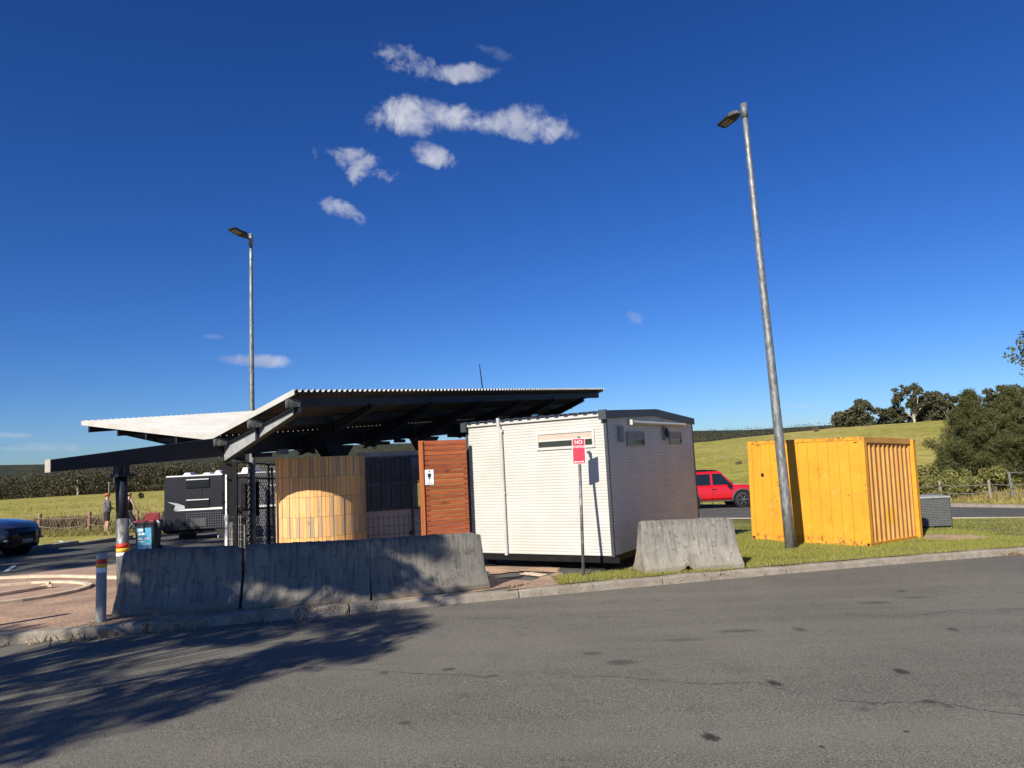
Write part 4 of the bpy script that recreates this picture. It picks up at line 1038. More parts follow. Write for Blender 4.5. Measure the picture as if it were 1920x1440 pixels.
# ------------------------------------------------------------------ curved board screen
cc_ = at(603, 940, 14.2); RC = .84
SCR = thing('curved_screen', 'curved screen of short upright ochre boards in tiers under the shelter', 'timber screen', (cc_.x, cc_.y, G(cc_.x, cc_.y)))
z_top = at(603, 856, 13.4).z - G(cc_.x, cc_.y)
nt_ = 6; th_ = z_top / nt_; nb = 42; bw = math.pi * RC * 1.1 / nb
face = math.atan2(-cc_.y, -cc_.x)  # towards the viewer side
bm_ = {}
for key, mt in (('o', M_OCH), ('r', M_ORG), ('g', M_GRW)):
    bm_[key] = MB().box((0, 0, 0), (.022, bw - .005, th_ - .005)).mesh('board', mt)
pat = ['oor', 'oro', 'gogog', 'ogoo', 'ggrg', 'ggor']
for k in range(nt_):
    seq = [('oooroooo'), ('ooroorro'), ('gogogogo'), ('ooooogoo'), ('oorooooo'), ('ogoogggo')][k]
    for i in range(nb):
        a_ = face + (i - (nb - 1) / 2) * bw / RC; rr = RC + (.004 * ((i * 7 + k * 3) % 3))
        key = seq[(i * 5 + k + (i // 3)) % 8] if random.random() < .9 else random.choice('oog')
        o = link('board', bm_[key], SCR, (rr * math.cos(a_), rr * math.sin(a_), th_ * (k + .5)), (0, 0, a_))
part('backing', MB().tube([(0, 0, .0), (0, 0, z_top - .02)], RC - .014, 40, caps=False), M_BARKD, SCR, smooth=True)

# steel post beside it
pp = at(677, 1000, 14.0); gz = G(pp.x, pp.y)
pt = thing('steel_post', 'slim grey steel post at the right edge of the curved screen', 'post', (pp.x, pp.y, gz))
part('shaft', MB().box((0, 0, (at(674, 853, 14.2).z - gz) / 2), (.05, .05, at(674, 853, 14.2).z - gz)), M_GREYP, pt, bevel=.003)
part('foot', MB().box((0, 0, .01), (.14, .14, .02)), M_GREYP, pt)

# ------------------------------------------------------------------ ribbed panel enclosure behind
fa = at(679, 1000, 14.9); fb = at(792, 1000, 15.5); rzf = math.atan2(fb.y - fa.y, fb.x - fa.x); fl_ = (Vector(fb[:2]) - Vector(fa[:2])).length
gz = G(fa.x, fa.y); ztp = at(680, 857, 14.9).z - gz
EN = thing('panel_enclosure', 'dark enclosure of ribbed steel panels over welded wire between screen and red door', 'enclosure', (fa.x, fa.y, gz), (0, 0, rzf))
pwd = fl_ * .82 / 5; M_PANEL = pm('grey_black_panel', (0.12, 0.11, 0.11), (0.08, 0.075, 0.075), 3, .7)
for i in range(5):
    mb = MB(); x = i * pwd; mb.bb((x + .012, .0, 1.14), (x + pwd - .012, .02, ztp - .03)); mb.bb((x + pwd / 2 - .006, -.012, 1.16), (x + pwd / 2 + .006, .0, ztp - .05))
    part('ribbed_panel', mb, M_PANEL, EN)
part('grey_panel', MB().bb((fl_ * .84, .0, ztp - .55), (fl_, .02, ztp)), M_GREYBOX, EN)
mb = MB().bb((0, -.03, ztp - .04), (fl_, .01, ztp)).bb((0, -.03, ztp - .6), (fl_, -.005, ztp - .565)).bb((0, -.02, 0), (.04, .02, ztp)).bb((fl_ * .825, -.02, 0), (fl_ * .825 + .03, .02, ztp)).bb((0, -.02, 1.10), (fl_, .02, 1.13)).bb((0, -.02, .02), (fl_, .02, .06))
part('frame', mb, M_GALVD, EN)
mb = MB()
for i in range(int(fl_ / .11)): mb.box((i * .11 + .02, -.01, .52), (.007, .007, .96))
for k in range(6): mb.box((fl_ / 2, -.014, .1 + k * .17), (fl_, .006, .006))
for i in range(8): mb.box((fl_ * .84 + i * .035, -.025, 1.5), (.005, .005, 1.0))
o = part('wire_mesh', mb, M_PLAST, EN); o['kind'] = 'stuff'
mb = MB().box((fl_ / 2, .06, .56), (fl_, .04, 1.12)).box((fl_ / 2, .22, 1.66), (fl_, .03, 1.36)); part('brown_backing_wall', mb, pm('brown_board', (0.84, 0.62, 0.48), (0.74, 0.52, 0.4), 2, .8), EN)
mb = MB()
for q_ in ((fl_ * .3, .35), (fl_ * .8, .6)): mb.box((q_[0], -.02, q_[1]), (.04, .03, .05))
part('latch', mb, M_BLK, EN)

# ------------------------------------------------------------------ red slatted door with sign
ra = at(791, 1000, 13.9); rb = at(881, 1000, 14.25); rzd = math.atan2(rb.y - ra.y, rb.x - ra.x); rl = (Vector(rb[:2]) - Vector(ra[:2])).length
gz = G(ra.x, ra.y); rtop = at(789, 826.5, 13.9).z - gz
RD = thing('timber_screen_door', 'red stained timber screen of horizontal slats beside the white portable', 'timber door', (ra.x, ra.y, gz), (0, 0, rzd))
part('edge_post', MB().bb((0, -.03, .1), (.075, .04, rtop)), M_REDP, RD, bevel=.004)
part('rear_stud', MB().bb((rl - .06, .024, .1), (rl, .06, rtop)).bb((.08, .024, .1), (.13, .06, rtop)), M_LOG, RD)
nsl = 24; shh = (rtop - .14) / nsl
me = MB().box((0, 0, 0), (rl - .08, .022, shh - .011)).mesh('slat', M_REDW)
for k in range(nsl): link('slat', me, RD, ((rl + .08) / 2, .01 + .002 * (k % 2), .14 + shh * (k + .5)), (0, 0, 0))
a = wall_pt((ra.x, ra.y, gz), rzd, 796.5, 881, 'y', -.02); b = wall_pt((ra.x, ra.y, gz), rzd, 814, 908.5, 'y', -.02)
M3 = Matrix.Rotation(rzd, 3, 'Z')
tsl = Vector((ra.x, ra.y, gz)) + M3 @ Vector(((a.x + b.x) / 2, -.008, (a.z + b.z) / 2))
TS = thing('toilet_sign', 'small white toilet sign with a black male figure on the red slats', 'sign', tsl, (0, 0, rzd))
sw_, sh2 = b.x - a.x, a.z - b.z
part('plate', MB().bb((-sw_ / 2, -.006, -sh2 / 2), (sw_ / 2, .0, sh2 / 2)), M_SIGNW, TS)
mb = MB(); zc = sh2 * .38
mb.tube([(0, -.006, zc), (0, -.008, zc)], .014, 12)
mb.box((0, -.0075, zc - .055), (.062, .002, .026)).box((0, -.0075, zc - .075), (.04, .002, .05)).box((-.010, -.0075, zc - .115), (.015, .002, .05)).box((.010, -.0075, zc - .115), (.015, .002, .05)).box((-.028, -.0075, zc - .08), (.009, .002, .05)).box((.028, -.0075, zc - .08), (.009, .002, .05))
part('male_figure', mb, M_INK, TS)
mb = MB().box((.0, -.0072, -.04), (.018, .001, .014)).box((.005, -.0072, -.075), (.024, .001, .010))
for k in range(9): mb.box((-.055 + k * .0135, -.0072, -sh2 / 2 + .03), (.009, .001, .010))
part('small_print', mb, M_GREYBOX, TS)

# ------------------------------------------------------------------ steel mesh cage (left)
c1 = gp(424, 1032); c2 = gp(456, 1034); c3 = gp(530, 1018)
ch = at(456, 867, c2.y).z - G(c2.x, c2.y)
CG = thing('mesh_cage', 'black steel cage with diamond mesh and wire panels left of the curved screen', 'cage', (c2.x, c2.y, G(c2.x, c2.y)))
def L2(p): return Vector((p.x - c2.x, p.y - c2.y, G(p.x, p.y) - G(c2.x, c2.y)))
v1, v3 = L2(c1), L2(c3)
zt = Vector((0, 0, ch))
def post(p, w=.06, mat=M_BLK, z0=0, z1=None): return MB().bb((p.x - w / 2, p.y - w / 2, p.z + z0), (p.x + w / 2, p.y + w / 2, p.z + (z1 or ch)))
zero = Vector((0, 0, 0))
for p in (v1 * .5, v1 * .18 + Vector((-.1, 0, 0)), v3 * .16, v3 * .62, v3): part('post', post(p, .075), M_BLK, CG)
part('white_post', post(v1 + Vector((.02, -.02, 0)), .045, z1=2.1), M_SIGNW, CG); part('white_post', post(v1 + Vector((-.07, .1, 0)), .03, z1=1.2), M_GREYP, CG)
def bar(a_, b_, w=.04): 
    return MB().tube([a_, b_], w / 2, 6)
mb = MB()
for z in (ch, ch - .42, 1.12, .04):
    for a_, b_ in ((v1, zero), (zero, v3)):
        m2 = bar(a_ + Vector((0, 0, z)), b_ + Vector((0, 0, z)), .045); mb.add(m2.v, m2.f)
part('rail', mb, M_BLK, CG)
part('door_leaf', MB().hexa([v1 + Vector(q_) for q_ in ((-.1, 0, 1.0), (.22, .0, 1.0), (.22, .05, 1.0), (-.1, .05, 1.0), (-.1, 0, ch), (.22, .0, ch), (.22, .05, ch), (-.1, .05, ch))]), M_BLK, CG)
part('hanging_sheet', MB().box(v3 * .12 + Vector((-.12, .1, 1.45)), (.2, .02, .75)), M_BLK, CG)
part('hanging_sheet', MB().box(v3 * .3 + Vector((0, -.04, 1.4)), (.22, .02, .95)), M_BLK, CG)
part('kickboard', MB().box(v1 * .55 + Vector((.05, .02, 1.0)), (.36, .02, .42)), M_BLK, CG)
# diamond mesh in the right bays
mb = MB(); dirn = v3.normalized(); Lm = v3.length
def seg_clip(u0, z0, u1, z1): return MB().tube([dirn * u0 + Vector((0, 0, z0)), dirn * u1 + Vector((0, 0, z1))], .008, 3, caps=False)
sp = .085; Hm = ch - .06; 
for s_ in (1, -1):
    k = -int(Hm / sp / 1.4) - 2
    while k * sp * 1.4 < Lm + Hm:
        # line u = u0 + s*z
        u0 = k * sp * 1.4; pts_ = []
        zlo, zhi = .05, Hm; sl2 = .7
        ua, ub = u0 + (sl2 * zlo if s_ > 0 else sl2 * (Hm - zlo)), u0 + (sl2 * zhi if s_ > 0 else sl2 * (Hm - zhi))
        # clip to 0..Lm
        def clip(u, z, u2, z2):
            du = u2 - u; ts = [0.0, 1.0]
            t0_, t1_ = 0.0, 1.0
            for lim, sg in ((.3, 1), (Lm, -1)):
                d1 = sg * (u - lim); d2 = sg * (u2 - lim)
                if d1 < 0 and d2 < 0: return None
                if d1 < 0: t0_ = max(t0_, d1 / (d1 - d2))
                if d2 < 0: t1_ = min(t1_, d1 / (d1 - d2))
            if t1_ <= t0_: return None
            return u + du * t0_, z + (z2 - z) * t0_, u + du * t1_, z + (z2 - z) * t1_
        r_ = clip(ua, zlo, ub, zhi)
        if r_: m2 = seg_clip(*r_); mb.add(m2.v, m2.f)
        k += 1
o = part('diamond_mesh', mb, M_GREYP, CG); o['kind'] = 'stuff'
mb = MB()
for i in range(9):
    p = v1.lerp(zero, i / 9); mb.box(p + Vector((0, -.03, .5)), (.009, .009, .95))
for k in range(5):
    m2 = MB().tube([v1 + Vector((0, -.035, .12 + k * .2)), zero + Vector((0, -.035, .12 + k * .2))], .005, 4); mb.add(m2.v, m2.f)
    m2 = MB().tube([zero + Vector((0, -.035, .12 + k * .2)), v3 + Vector((0, -.035, .12 + k * .2))], .004, 4); mb.add(m2.v, m2.f)
o = part('welded_wire', mb, M_GREYP, CG); o['kind'] = 'stuff'
mb = MB(); mb.box(v1 * .75 + Vector((0, .2, .5)), (.12, .12, 1.0)); mb.box(v1 * .3 + Vector((0, .35, .45)), (.16, .1, .9)); part('timber_upright', mb, M_CONC, CG)
part('brace', MB().tube([v3 * .62 + Vector((.08, .1, ch - .1)), v3 * .7 + Vector((.05, .12, 0))], .035, 6), M_GALVD, CG)

# ------------------------------------------------------------------ bollards
def bollard(loc, label):
    r_ = thing('bollard', label, 'bollard', loc, group='steel bollards beside the kerb')
    h = .86
    part('tube', MB().tube([(0, 0, -.05), (0, 0, h - .02), (0, 0, h)], [.062, .062, .05], 18), M_GREYP, r_, smooth=False)
    for z0, z1, mt in ((.73, .79, M_TAPER), (.68, .73, M_TAPEY), (.62, .68, M_SIGNW)):
        part('tape_band', MB().tube([(0, 0, z0), (0, 0, z1)], .0645, 18, caps=False), mt, r_, smooth=True)
    return r_
pb_ = gp(189, 1165); B1 = bollard((pb_.x, pb_.y, G(pb_.x, pb_.y)), 'grey steel bollard with red and yellow bands left of the barriers')
_tp = gp(115, 1153); pb2 = _tp + Vector((tr.x, tr.y, 0)).normalized() * (-.86 / math.tan(rad(SUN_EL))); B2 = copy_tree(B1); B2.location = (pb2.x, pb2.y, G(pb2.x, pb2.y)); B2['label'] = 'grey steel bollard beyond the left edge throwing its shadow over the dirt'

# ------------------------------------------------------------------ wheelie bin
bp = gp(278, 1038)
BN = thing('wheelie_bin', 'dark wheelie bin with open red lid and blue poster behind the barrier', 'bin', (bp.x, bp.y, G(bp.x, bp.y)), (0, 0, rad(4)))
secs = [[(-w, -d0, z), (w, -d0, z), (w, d1, z), (-w, d1, z)] for z, w, d0, d1 in ((.03, .21, .2, .24), (.4, .235, .23, .26), (.82, .265, .28, .27), (.83, .285, .3, .3), (.87, .285, .3, .3))]
part('body', MB().loft(secs), M_BINB, BN, bevel=.012)
part('rim', MB().bb((-.27, -.285, .87), (.25, .28, .91)), M_REDPL, BN, bevel=.01)
part('lid', MB().box((-.01, .26, 1.0), (.4, .05, .2)), M_REDPLD, BN, bevel=.01)
part('handle', MB().tube([(-.24, .33, .83), (.24, .33, .83)], .018, 8), M_BINB, BN)
for sx in (-1, 1): part('wheel', MB().tube([(sx * .2, .25, .1), (sx * .25, .25, .1)], .1, 16), M_RUB, BN)
ps = MB().hexa([(-.175, -.238, .1), (.185, -.238, .1), (.185, -.2, .1), (-.175, -.2, .1), (-.185, -.283, .72), (.195, -.283, .72), (.195, -.24, .72), (-.185, -.24, .72)]); P_ = part('poster', ps, M_POST1, BN)
mb = MB()
for (x, z, w_, h_) in ((-.08, .66, .12, .06), (-.11, .55, .09, .06), (-.02, .55, .06, .05), (-.1, .43, .13, .06), (.06, .43, .12, .05), (-.09, .35, .16, .02), (.05, .28, .2, .015), (-.02, .18, .28, .012)):
    mb.box((x, -.242 - (z - .1) * .0726 - .001, z), (w_, .003, h_), rx=-.07)
part('poster_print', mb, M_SIGNW, P_)
part('black_strap', MB().box((0, -.287, .74), (.03, .01, .26), rx=-.05), M_BLK, BN)
part('bag', MB().tube([(.26, -.1, .9), (.3, -.08, .84), (.31, -.06, .72)], [.03, .06, .03], 7), M_SIGNW, BN, smooth=True)

# ------------------------------------------------------------------ wheels and vehicles
M_BLKG = pm('gloss_black_plastic', (0.008, 0.009, 0.013), None, 3, .2)
M_RIM = pm('dark_alloy', (0.12, 0.12, 0.125), (0.3, 0.3, 0.31), 9, .35, metal=.6)
def wheel_mesh(R_, w, rim=.62, spokes=6):
    ty = MB().tube([(0, -w / 2, 0), (0, -w / 2 + .03, 0), (0, w / 2 - .03, 0), (0, w / 2, 0)], [R_ * .93, R_, R_, R_ * .93], 28)
    rm = MB().tube([(0, -w / 2 - .002, 0), (0, -w / 2 + .03, 0)], [R_ * rim, R_ * rim * .9], 24)
    sp_ = MB()
    for k in range(spokes):
        a_ = 2 * math.pi * k / spokes
        sp_.box((math.cos(a_) * R_ * rim * .5, -w / 2 - .006, math.sin(a_) * R_ * rim * .5), (R_ * rim * .95, .014, R_ * .10), ry=-a_)
    sp_.tube([(0, -w / 2 - .02, 0), (0, -w / 2, 0)], R_ * .13, 12)
    return ty, rm, sp_
def add_wheel(parent, x, y, R_, w, side=-1, spokes=6, smat=None):
    ty, rm, sp_ = wheel_mesh(R_, w, .62, spokes)
    for q_ in (ty, rm, sp_):
        if side > 0: q_.v = [(a_, -b_, c_) for a_, b_, c_ in q_.v]
    wo = link('wheel', ty.mesh('wheel', M_RUB), parent, (x, y, R_)); autos(wo, 50)
    part('rim', rm, M_BLK, wo); part('spoke_ring', sp_, smat or M_RIM, wo)
def car(name, label, loc, rz, paint, P_):
    r_ = thing(name, label, 'car', loc, (0, 0, rz)); hw = P_['w'] / 2
    secs = []
    for (x, zb, zt_, k) in P_['body']:
        h = hw * k; zm = zb + (zt_ - zb) * .55
        secs.append([(x, -h * .9, zb), (x, -h, zb + .12), (x, -h * 1.0, zm), (x, -h * .975, zt_ - .09), (x, -h * .90, zt_), (x, 0, zt_ + P_.get('crown', .03)),
                     (x, h * .90, zt_), (x, h * .975, zt_ - .09), (x, h, zm), (x, h, zb + .12), (x, h * .9, zb)])
    o = part('body', MB().loft(secs), paint, r_); autos(o, 28)
    gx = P_['green']   # base rear, base front, top rear, top front
    zb_, zt_ = P_['belt'], P_['roof']; bw_, tw = hw * .93, hw * P_.get('tumble', .80)
    ring_ = lambda xr, xf, z, w_: [(xr, -w_, z), (xf, -w_, z), (xf, w_, z), (xr, w_, z)]
    o = part('cabin', MB().loft([ring_(gx[0], gx[1], zb_ - .02, bw_), ring_(gx[2] - .03, gx[3] + .08, zt_ - .07, tw + .02), ring_(gx[2], gx[3], zt_, tw - .05)]), paint, r_, bevel=.02)
    def side_pt(x, z, s_):
        t = (z - zb_) / (zt_ - .07 - zb_); return (x, s_ * (bw_ + (tw + .02 - bw_) * t + .008), z)
    for (xa, xb, xc, xd) in P_['wins']:   # bottom rear, bottom front, top front, top rear
        for s_ in (-1, 1):
            z0, z1 = zb_ + .03, zt_ - .13
            q_ = [side_pt(xa, z0, s_), side_pt(xb, z0, s_), side_pt(xc, z1, s_), side_pt(xd, z1, s_)]
            part('side_window', MB().add(q_, [(0, 1, 2, 3) if s_ < 0 else (3, 2, 1, 0)]), M_CARGL, r_)
    x0_, x1_ = gx[1] + .012, gx[3] + .09
    part('windscreen', MB().add([(x0_, -bw_ * .92, zb_ + .02), (x0_, bw_ * .92, zb_ + .02), (x1_ + .0, tw * .95, zt_ - .09), (x1_, -tw * .95, zt_ - .09)], [(0, 1, 2, 3)]), M_WINDS, r_)
    for ax in P_['axles']:
        for s_ in (-1, 1):
            part('wheel_well', MB().tube([(ax, s_ * (hw - .3), P_['R']), (ax, s_ * (hw + .006), P_['R'])], P_['R'] + .09, 24), M_BLK, r_)
            ar = []
            for k in range(13):
                a_ = rad(-8 + 196 * k / 12); ar.append((ax + math.cos(a_) * (P_['R'] + .12), s_ * (hw + .012), P_['R'] + math.sin(a_) * (P_['R'] + .12)))
            part('wheel_arch', MB().tube(ar, .045, 6), M_PLAST, r_, smooth=True)
            add_wheel(r_, ax, s_ * (hw - .09), P_['R'], .24, s_, 6)
    return r_, hw
suvp = at(1352, 951, 37.6); ax_f = at(1393, 938, 37.6).x
RV, hw = car('red_suv', 'bright red boxy four wheel drive parked between the portable and the yellow container', (ax_f - 1.4, 38.5, G(ax_f - 1.4, 38.5)), rad(0), M_CARRED,
   dict(w=1.93, crown=.03, R=.41, axles=(-1.35, 1.4), belt=1.19, roof=1.93, tumble=.84, green=(-2.25, 1.02, -2.2, .30),
        body=[(-2.35, .55, 1.0, .93), (-2.3, .45, 1.14, .98), (-1.4, .42, 1.20, 1), (.9, .42, 1.20, 1), (1.2, .42, 1.18, 1), (2.1, .45, 1.12, .98), (2.32, .5, 1.0, .92), (2.36, .55, .85, .88)],
        wins=[(-1.98, -1.2, -1.2, -1.95), (-1.1, -.22, -.22, -1.1), (-.10, .86, .36, -.10)]))
part('side_step', MB().bb((-.85, -hw - .08, .36), (.85, -hw + .05, .42)), M_PLAST, RV, bevel=.01)
part('roof_rail', MB().tube([(-1.9, -.66, 1.99), (-.1, -.66, 1.99), (.2, -.66, 1.95)], .022, 6).tube([(-1.9, .66, 1.99), (-.1, .66, 1.99), (.2, .66, 1.95)], .022, 6), M_BLK, RV)
part('black_roof', MB().bb((-2.15, -.7, 1.925), (.26, .7, 1.945)), M_BLK, RV)
part('door_handle', MB().box((-.05, -hw - .012, 1.0), (.2, .03, .03)).box((-1.05, -hw - .012, 1.0), (.2, .03, .03)), M_BLK, RV)
part('door_mirror', MB().box((.72, -hw - .12, 1.2), (.16, .2, .2)), M_BLK, RV, bevel=.03)
part('headlight', MB().box((2.3, -.7, .88), (.08, .3, .2)), M_HEAD, RV); part('headlight', MB().box((2.3, .7, .88), (.08, .3, .2)), M_HEAD, RV)
part('bumper', MB().bb((2.2, -.9, .4), (2.42, .9, .7)), M_PLAST, RV, bevel=.03); part('door_seam', MB().bb((-.17, -hw - .002, .5), (-.16, -hw + .01, 1.12)).bb((-1.16, -hw - .002, .55), (-1.15, -hw + .01, 1.12)), M_BLK, RV)
part('spare_wheel', MB().tube([(-2.36, 0, .95), (-2.58, 0, .95)], .38, 24), M_RUB, RV)

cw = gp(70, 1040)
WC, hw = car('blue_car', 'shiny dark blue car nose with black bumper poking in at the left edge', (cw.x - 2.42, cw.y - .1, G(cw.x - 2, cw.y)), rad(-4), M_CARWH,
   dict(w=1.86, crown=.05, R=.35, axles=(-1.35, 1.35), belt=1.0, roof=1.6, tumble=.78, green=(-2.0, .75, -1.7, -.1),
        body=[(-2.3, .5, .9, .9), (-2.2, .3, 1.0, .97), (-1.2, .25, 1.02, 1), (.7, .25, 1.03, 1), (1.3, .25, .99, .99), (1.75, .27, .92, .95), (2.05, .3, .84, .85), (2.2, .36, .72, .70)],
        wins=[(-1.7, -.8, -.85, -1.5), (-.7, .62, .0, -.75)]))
secs = []
for x, h, zb, zt_ in ((1.5, .935, .22, .55), (1.8, .92, .2, .70), (2.02, .82, .19, .79), (2.16, .66, .2, .79), (2.25, .46, .24, .74), (2.30, .24, .30, .66), (2.31, .1, .36, .6)):
    zm = (zb + zt_) / 2; secs.append([(x, -h * .9, zb), (x, -h, zb + .1), (x, -h, zm + .08), (x, -h * .92, zt_), (x, h * .92, zt_), (x, h, zm + .08), (x, h, zb + .1), (x, h * .9, zb)])
o = part('front_bumper', MB().loft(secs), M_BLKG, WC); autos(o, 60)
for s_ in (-1, 1):
    part('headlight', MB().hexa([(1.72, s_ * .90, .70), (2.12, s_ * .70, .70), (2.05, s_ * .6, .70), (1.7, s_ * .8, .70), (1.66, s_ * .91, .80), (2.06, s_ * .72, .79), (2.0, s_ * .6, .80), (1.66, s_ * .8, .82)]), M_HEAD, WC)
    part('fog_light', MB().tube([(2.14, s_ * .66, .45), (2.24, s_ * .66, .45)], .035, 10), M_CHROME, WC)
part('grille', MB().bb((2.2, -.3, .56), (2.315, .3, .66)), M_BLK, WC, bevel=.01); part('number_plate', MB().bb((2.285, -.19, .36), (2.325, .19, .46)), M_GREYP, WC)
part('side_skirt', MB().bb((-1.0, -hw - .012, .2), (1.0, -hw + .03, .34)), M_BLK, WC)

# ------------------------------------------------------------------ caravan
cv = gp(307, 1004); CVY = 25.6; gx0 = at(307, 990, CVY).x; zg = G(gx0 + 2, CVY)
CV = thing('caravan', 'black off road caravan with white roof hatches parked behind the shelter', 'caravan', (gx0, CVY, zg), (0, 0, rad(1)))
def cz(py, px=360): return at(px, py, CVY).z - zg
def cx(px): return at(px, 940, CVY).x - gx0
zt_ = cz(893, 330); zl = cz(957, 330); zb_ = cz(992, 400); Lc = cx(700)
secs = []
for yy in (0, 2.3):
    secs.append([(.06, yy, zb_), (Lc, yy, zb_), (Lc, yy, zt_ - .25), (Lc - .4, yy, zt_), (.1, yy, zt_), (0, yy, zt_ - .12), (0, yy, .95)])
mb = MB().loft([[(x, y_, z) for (x, y_, z) in s_] for s_ in secs]); part('body', mb, M_VAN, CV, bevel=.03)
part('roof_edge', MB().bb((.08, -.015, zt_ - .03), (Lc - .4, .05, zt_ + .015)), M_VANW, CV)
part('belt_stripe', MB().add([(cx(327), -.012, zl - .03), (cx(700), -.012, zl - .03), (cx(700), -.012, zl + .05), (cx(352), -.012, zl + .04)], [(0, 1, 2, 3)]), M_VANW, CV)
part('silver_flash', MB().add([(cx(326), -.014, zl - .0), (cx(347), -.014, zl - .0), (cx(346), -.014, zl + .14), (cx(333), -.014, zl + .24), (cx(314), -.014, zl + .31), (cx(329), -.014, zl + .17)], [(0, 1, 2, 3, 4, 5)]), M_SILV, CV)
for (pa, pb3) in (((349, 898), (393, 914)), ((349, 936), (393, 952)), ((505, 908), (519, 932))):
    x0, x1 = cx(pa[0]), cx(pb3[0]); z1, z0 = cz(pa[1], pa[0]), cz(pb3[1], pb3[0])
    w = part('window', MB().bb((x0, -.03, z0), (x1, .01, z1)), M_BLK, CV, bevel=.02); part('pane', MB().bb((x0 + .06, -.036, z0 + .05), (x1 - .06, -.031, z1 - .07)), M_CARGL, w)
    part('awning_strip', MB().bb((x0 + .02, -.06, z1 - .05), (x1 - .02, -.032, z1 - .02)), M_VANW, w)
part('panel_seam', MB().bb((cx(378), -.006, cz(936)), (cx(378) + .02, .01, cz(914))), M_BLK, CV)
part('door', MB().bb((cx(448), -.012, cz(975, 450)), (cx(476), .01, cz(898, 450))), M_VAN, CV, bevel=.02)
# checker plate lower skirt
mb = MB()
x0, x1 = cx(350), cx(560); z1, z0 = cz(960), cz(988, 400)
i = 0; x = x0
while x < x1:
    k = 0; z = z0
    while z < z1: mb.box((x, -.006, z), (.034, .008, .011), ry=.75 if (i + k) % 2 else -.75); z += .085; k += 1
    x += .085; i += 1
o = part('checker_plate', mb, M_SILV, CV); o['kind'] = 'stuff'
part('skirt', MB().bb((cx(350) - .03, -.004, z0 - .03), (cx(560), .02, z1 + .03)), M_VAN, CV)
part('access_hatch', MB().bb((cx(357), -.03, cz(988)), (cx(387), .01, cz(973))), M_PLAST, CV, bevel=.01)
part('chassis', MB().bb((.1, .1, zb_ - .12), (Lc, 2.1, zb_ + .01)), M_BLK, CV)
for wx in (cx(421), cx(450)):
    part('wheel', MB().tube([(wx, .03, .36), (wx, .28, .36)], .36, 24), M_RUB, CV)
    part('wheel', MB().tube([(wx, 2.0, .36), (wx, 2.25, .36)], .36, 24), M_RUB, CV)
part('spare_wheel', MB().tube([(cx(300), .5, cz(980, 300)), (cx(309), .5, cz(980, 300))], .44, 24), M_RUB, CV); part('rear_bar', MB().bb((-.3, .3, cz(997, 310)), (.15, 2.0, cz(992, 310))).tube([(-.25, .35, cz(997)), (-.1, .35, .15)], .03, 6), M_BLK, CV)
part('stabiliser_leg', MB().tube([(cx(410), .1, zb_), (cx(407), .05, .03)], .022, 6), M_VANW, CV); part('mudflap', MB().box((cx(345), .3, zb_ - .2), (.5, .3, .15)), M_BLK, CV)
for (xa, xb, hh_) in ((329, 347, .11), (366, 384, .08), (389, 404, .14), (409, 425, .12)):
    part('roof_hatch', MB().loft([[(cx(xa), .5, zt_), (cx(xb), .5, zt_), (cx(xb), 1.0, zt_), (cx(xa), 1.0, zt_)], [(cx(xa) + .08, .55, zt_ + hh_), (cx(xb) - .08, .55, zt_ + hh_), (cx(xb) - .08, .95, zt_ + hh_), (cx(xa) + .08, .95, zt_ + hh_)]]), M_VANW, CV, bevel=.02)
part('air_conditioner', MB().loft([[(cx(441), .5, zt_), (cx(466), .5, zt_), (cx(466), 1.4, zt_), (cx(441), 1.4, zt_)], [(cx(443), .6, zt_ + .2), (cx(463), .6, zt_ + .2), (cx(463), 1.3, zt_ + .2), (cx(443), 1.3, zt_ + .2)]]), M_VANW, CV, bevel=.03)
part('cream_cowl', MB().loft([[(cx(510), .4, zt_), (cx(526), .4, zt_), (cx(526), .8, zt_), (cx(510), .8, zt_)], [(cx(512), .4, zt_ + .28), (cx(524), .4, zt_ + .28), (cx(524), .8, zt_ + .28), (cx(512), .8, zt_ + .28)]]), M_CREAMP, CV, bevel=.02)

# ------------------------------------------------------------------ rope fences
def rope_fence(pxs, label, logm, ropem, hp, sag=.12, ext=None, r_=.085, levels=(.78, .42)):
    P_ = [gp(*q_) for q_ in pxs]; o = P_[0]
    R_ = thing('rope_fence', label, 'fence', (o.x, o.y, G(o.x, o.y)))
    Q = [Vector((p.x - o.x, p.y - o.y, G(p.x, p.y) - G(o.x, o.y))) for p in P_]
    me_ = MB().tube([(0, 0, -.1), (0, 0, hp - .03), (0, 0, hp)], [r_, r_ * .95, r_ * .8], 12).mesh('log_post', logm)
    for q_ in Q: link('log_post', me_, R_, q_, (rad(random.uniform(-2, 2)), rad(random.uniform(-2, 2)), random.random() * 6))
    for lv in levels:
        for a_, b_ in zip(Q, Q[1:]):
            pts_ = []
            for k in range(9):
                t = k / 8; p = a_.lerp(b_, t) + Vector((0, -r_, hp * lv - 4 * sag * t * (1 - t) * (1.0 if lv < .6 else .5))); pts_.append(p)
            part('rope', MB().tube(pts_, .018, 6), ropem, R_, smooth=True)
    return R_
rope_fence([(-110, 1010), (-20, 1008), (73, 1004), (167, 1000), (257, 996), (345, 992), (430, 988)], 'dark log post and rope fence along the field on the left', M_LOG, M_ROPE, .95)
rope_fence([(1560, 948), (1662, 942), (1766, 937), (1858, 936), (1955, 936)], 'weathered log post and rope fence in front of the bushes on the right', M_LOGG, M_ROPEB, 1.0, r_=.075)
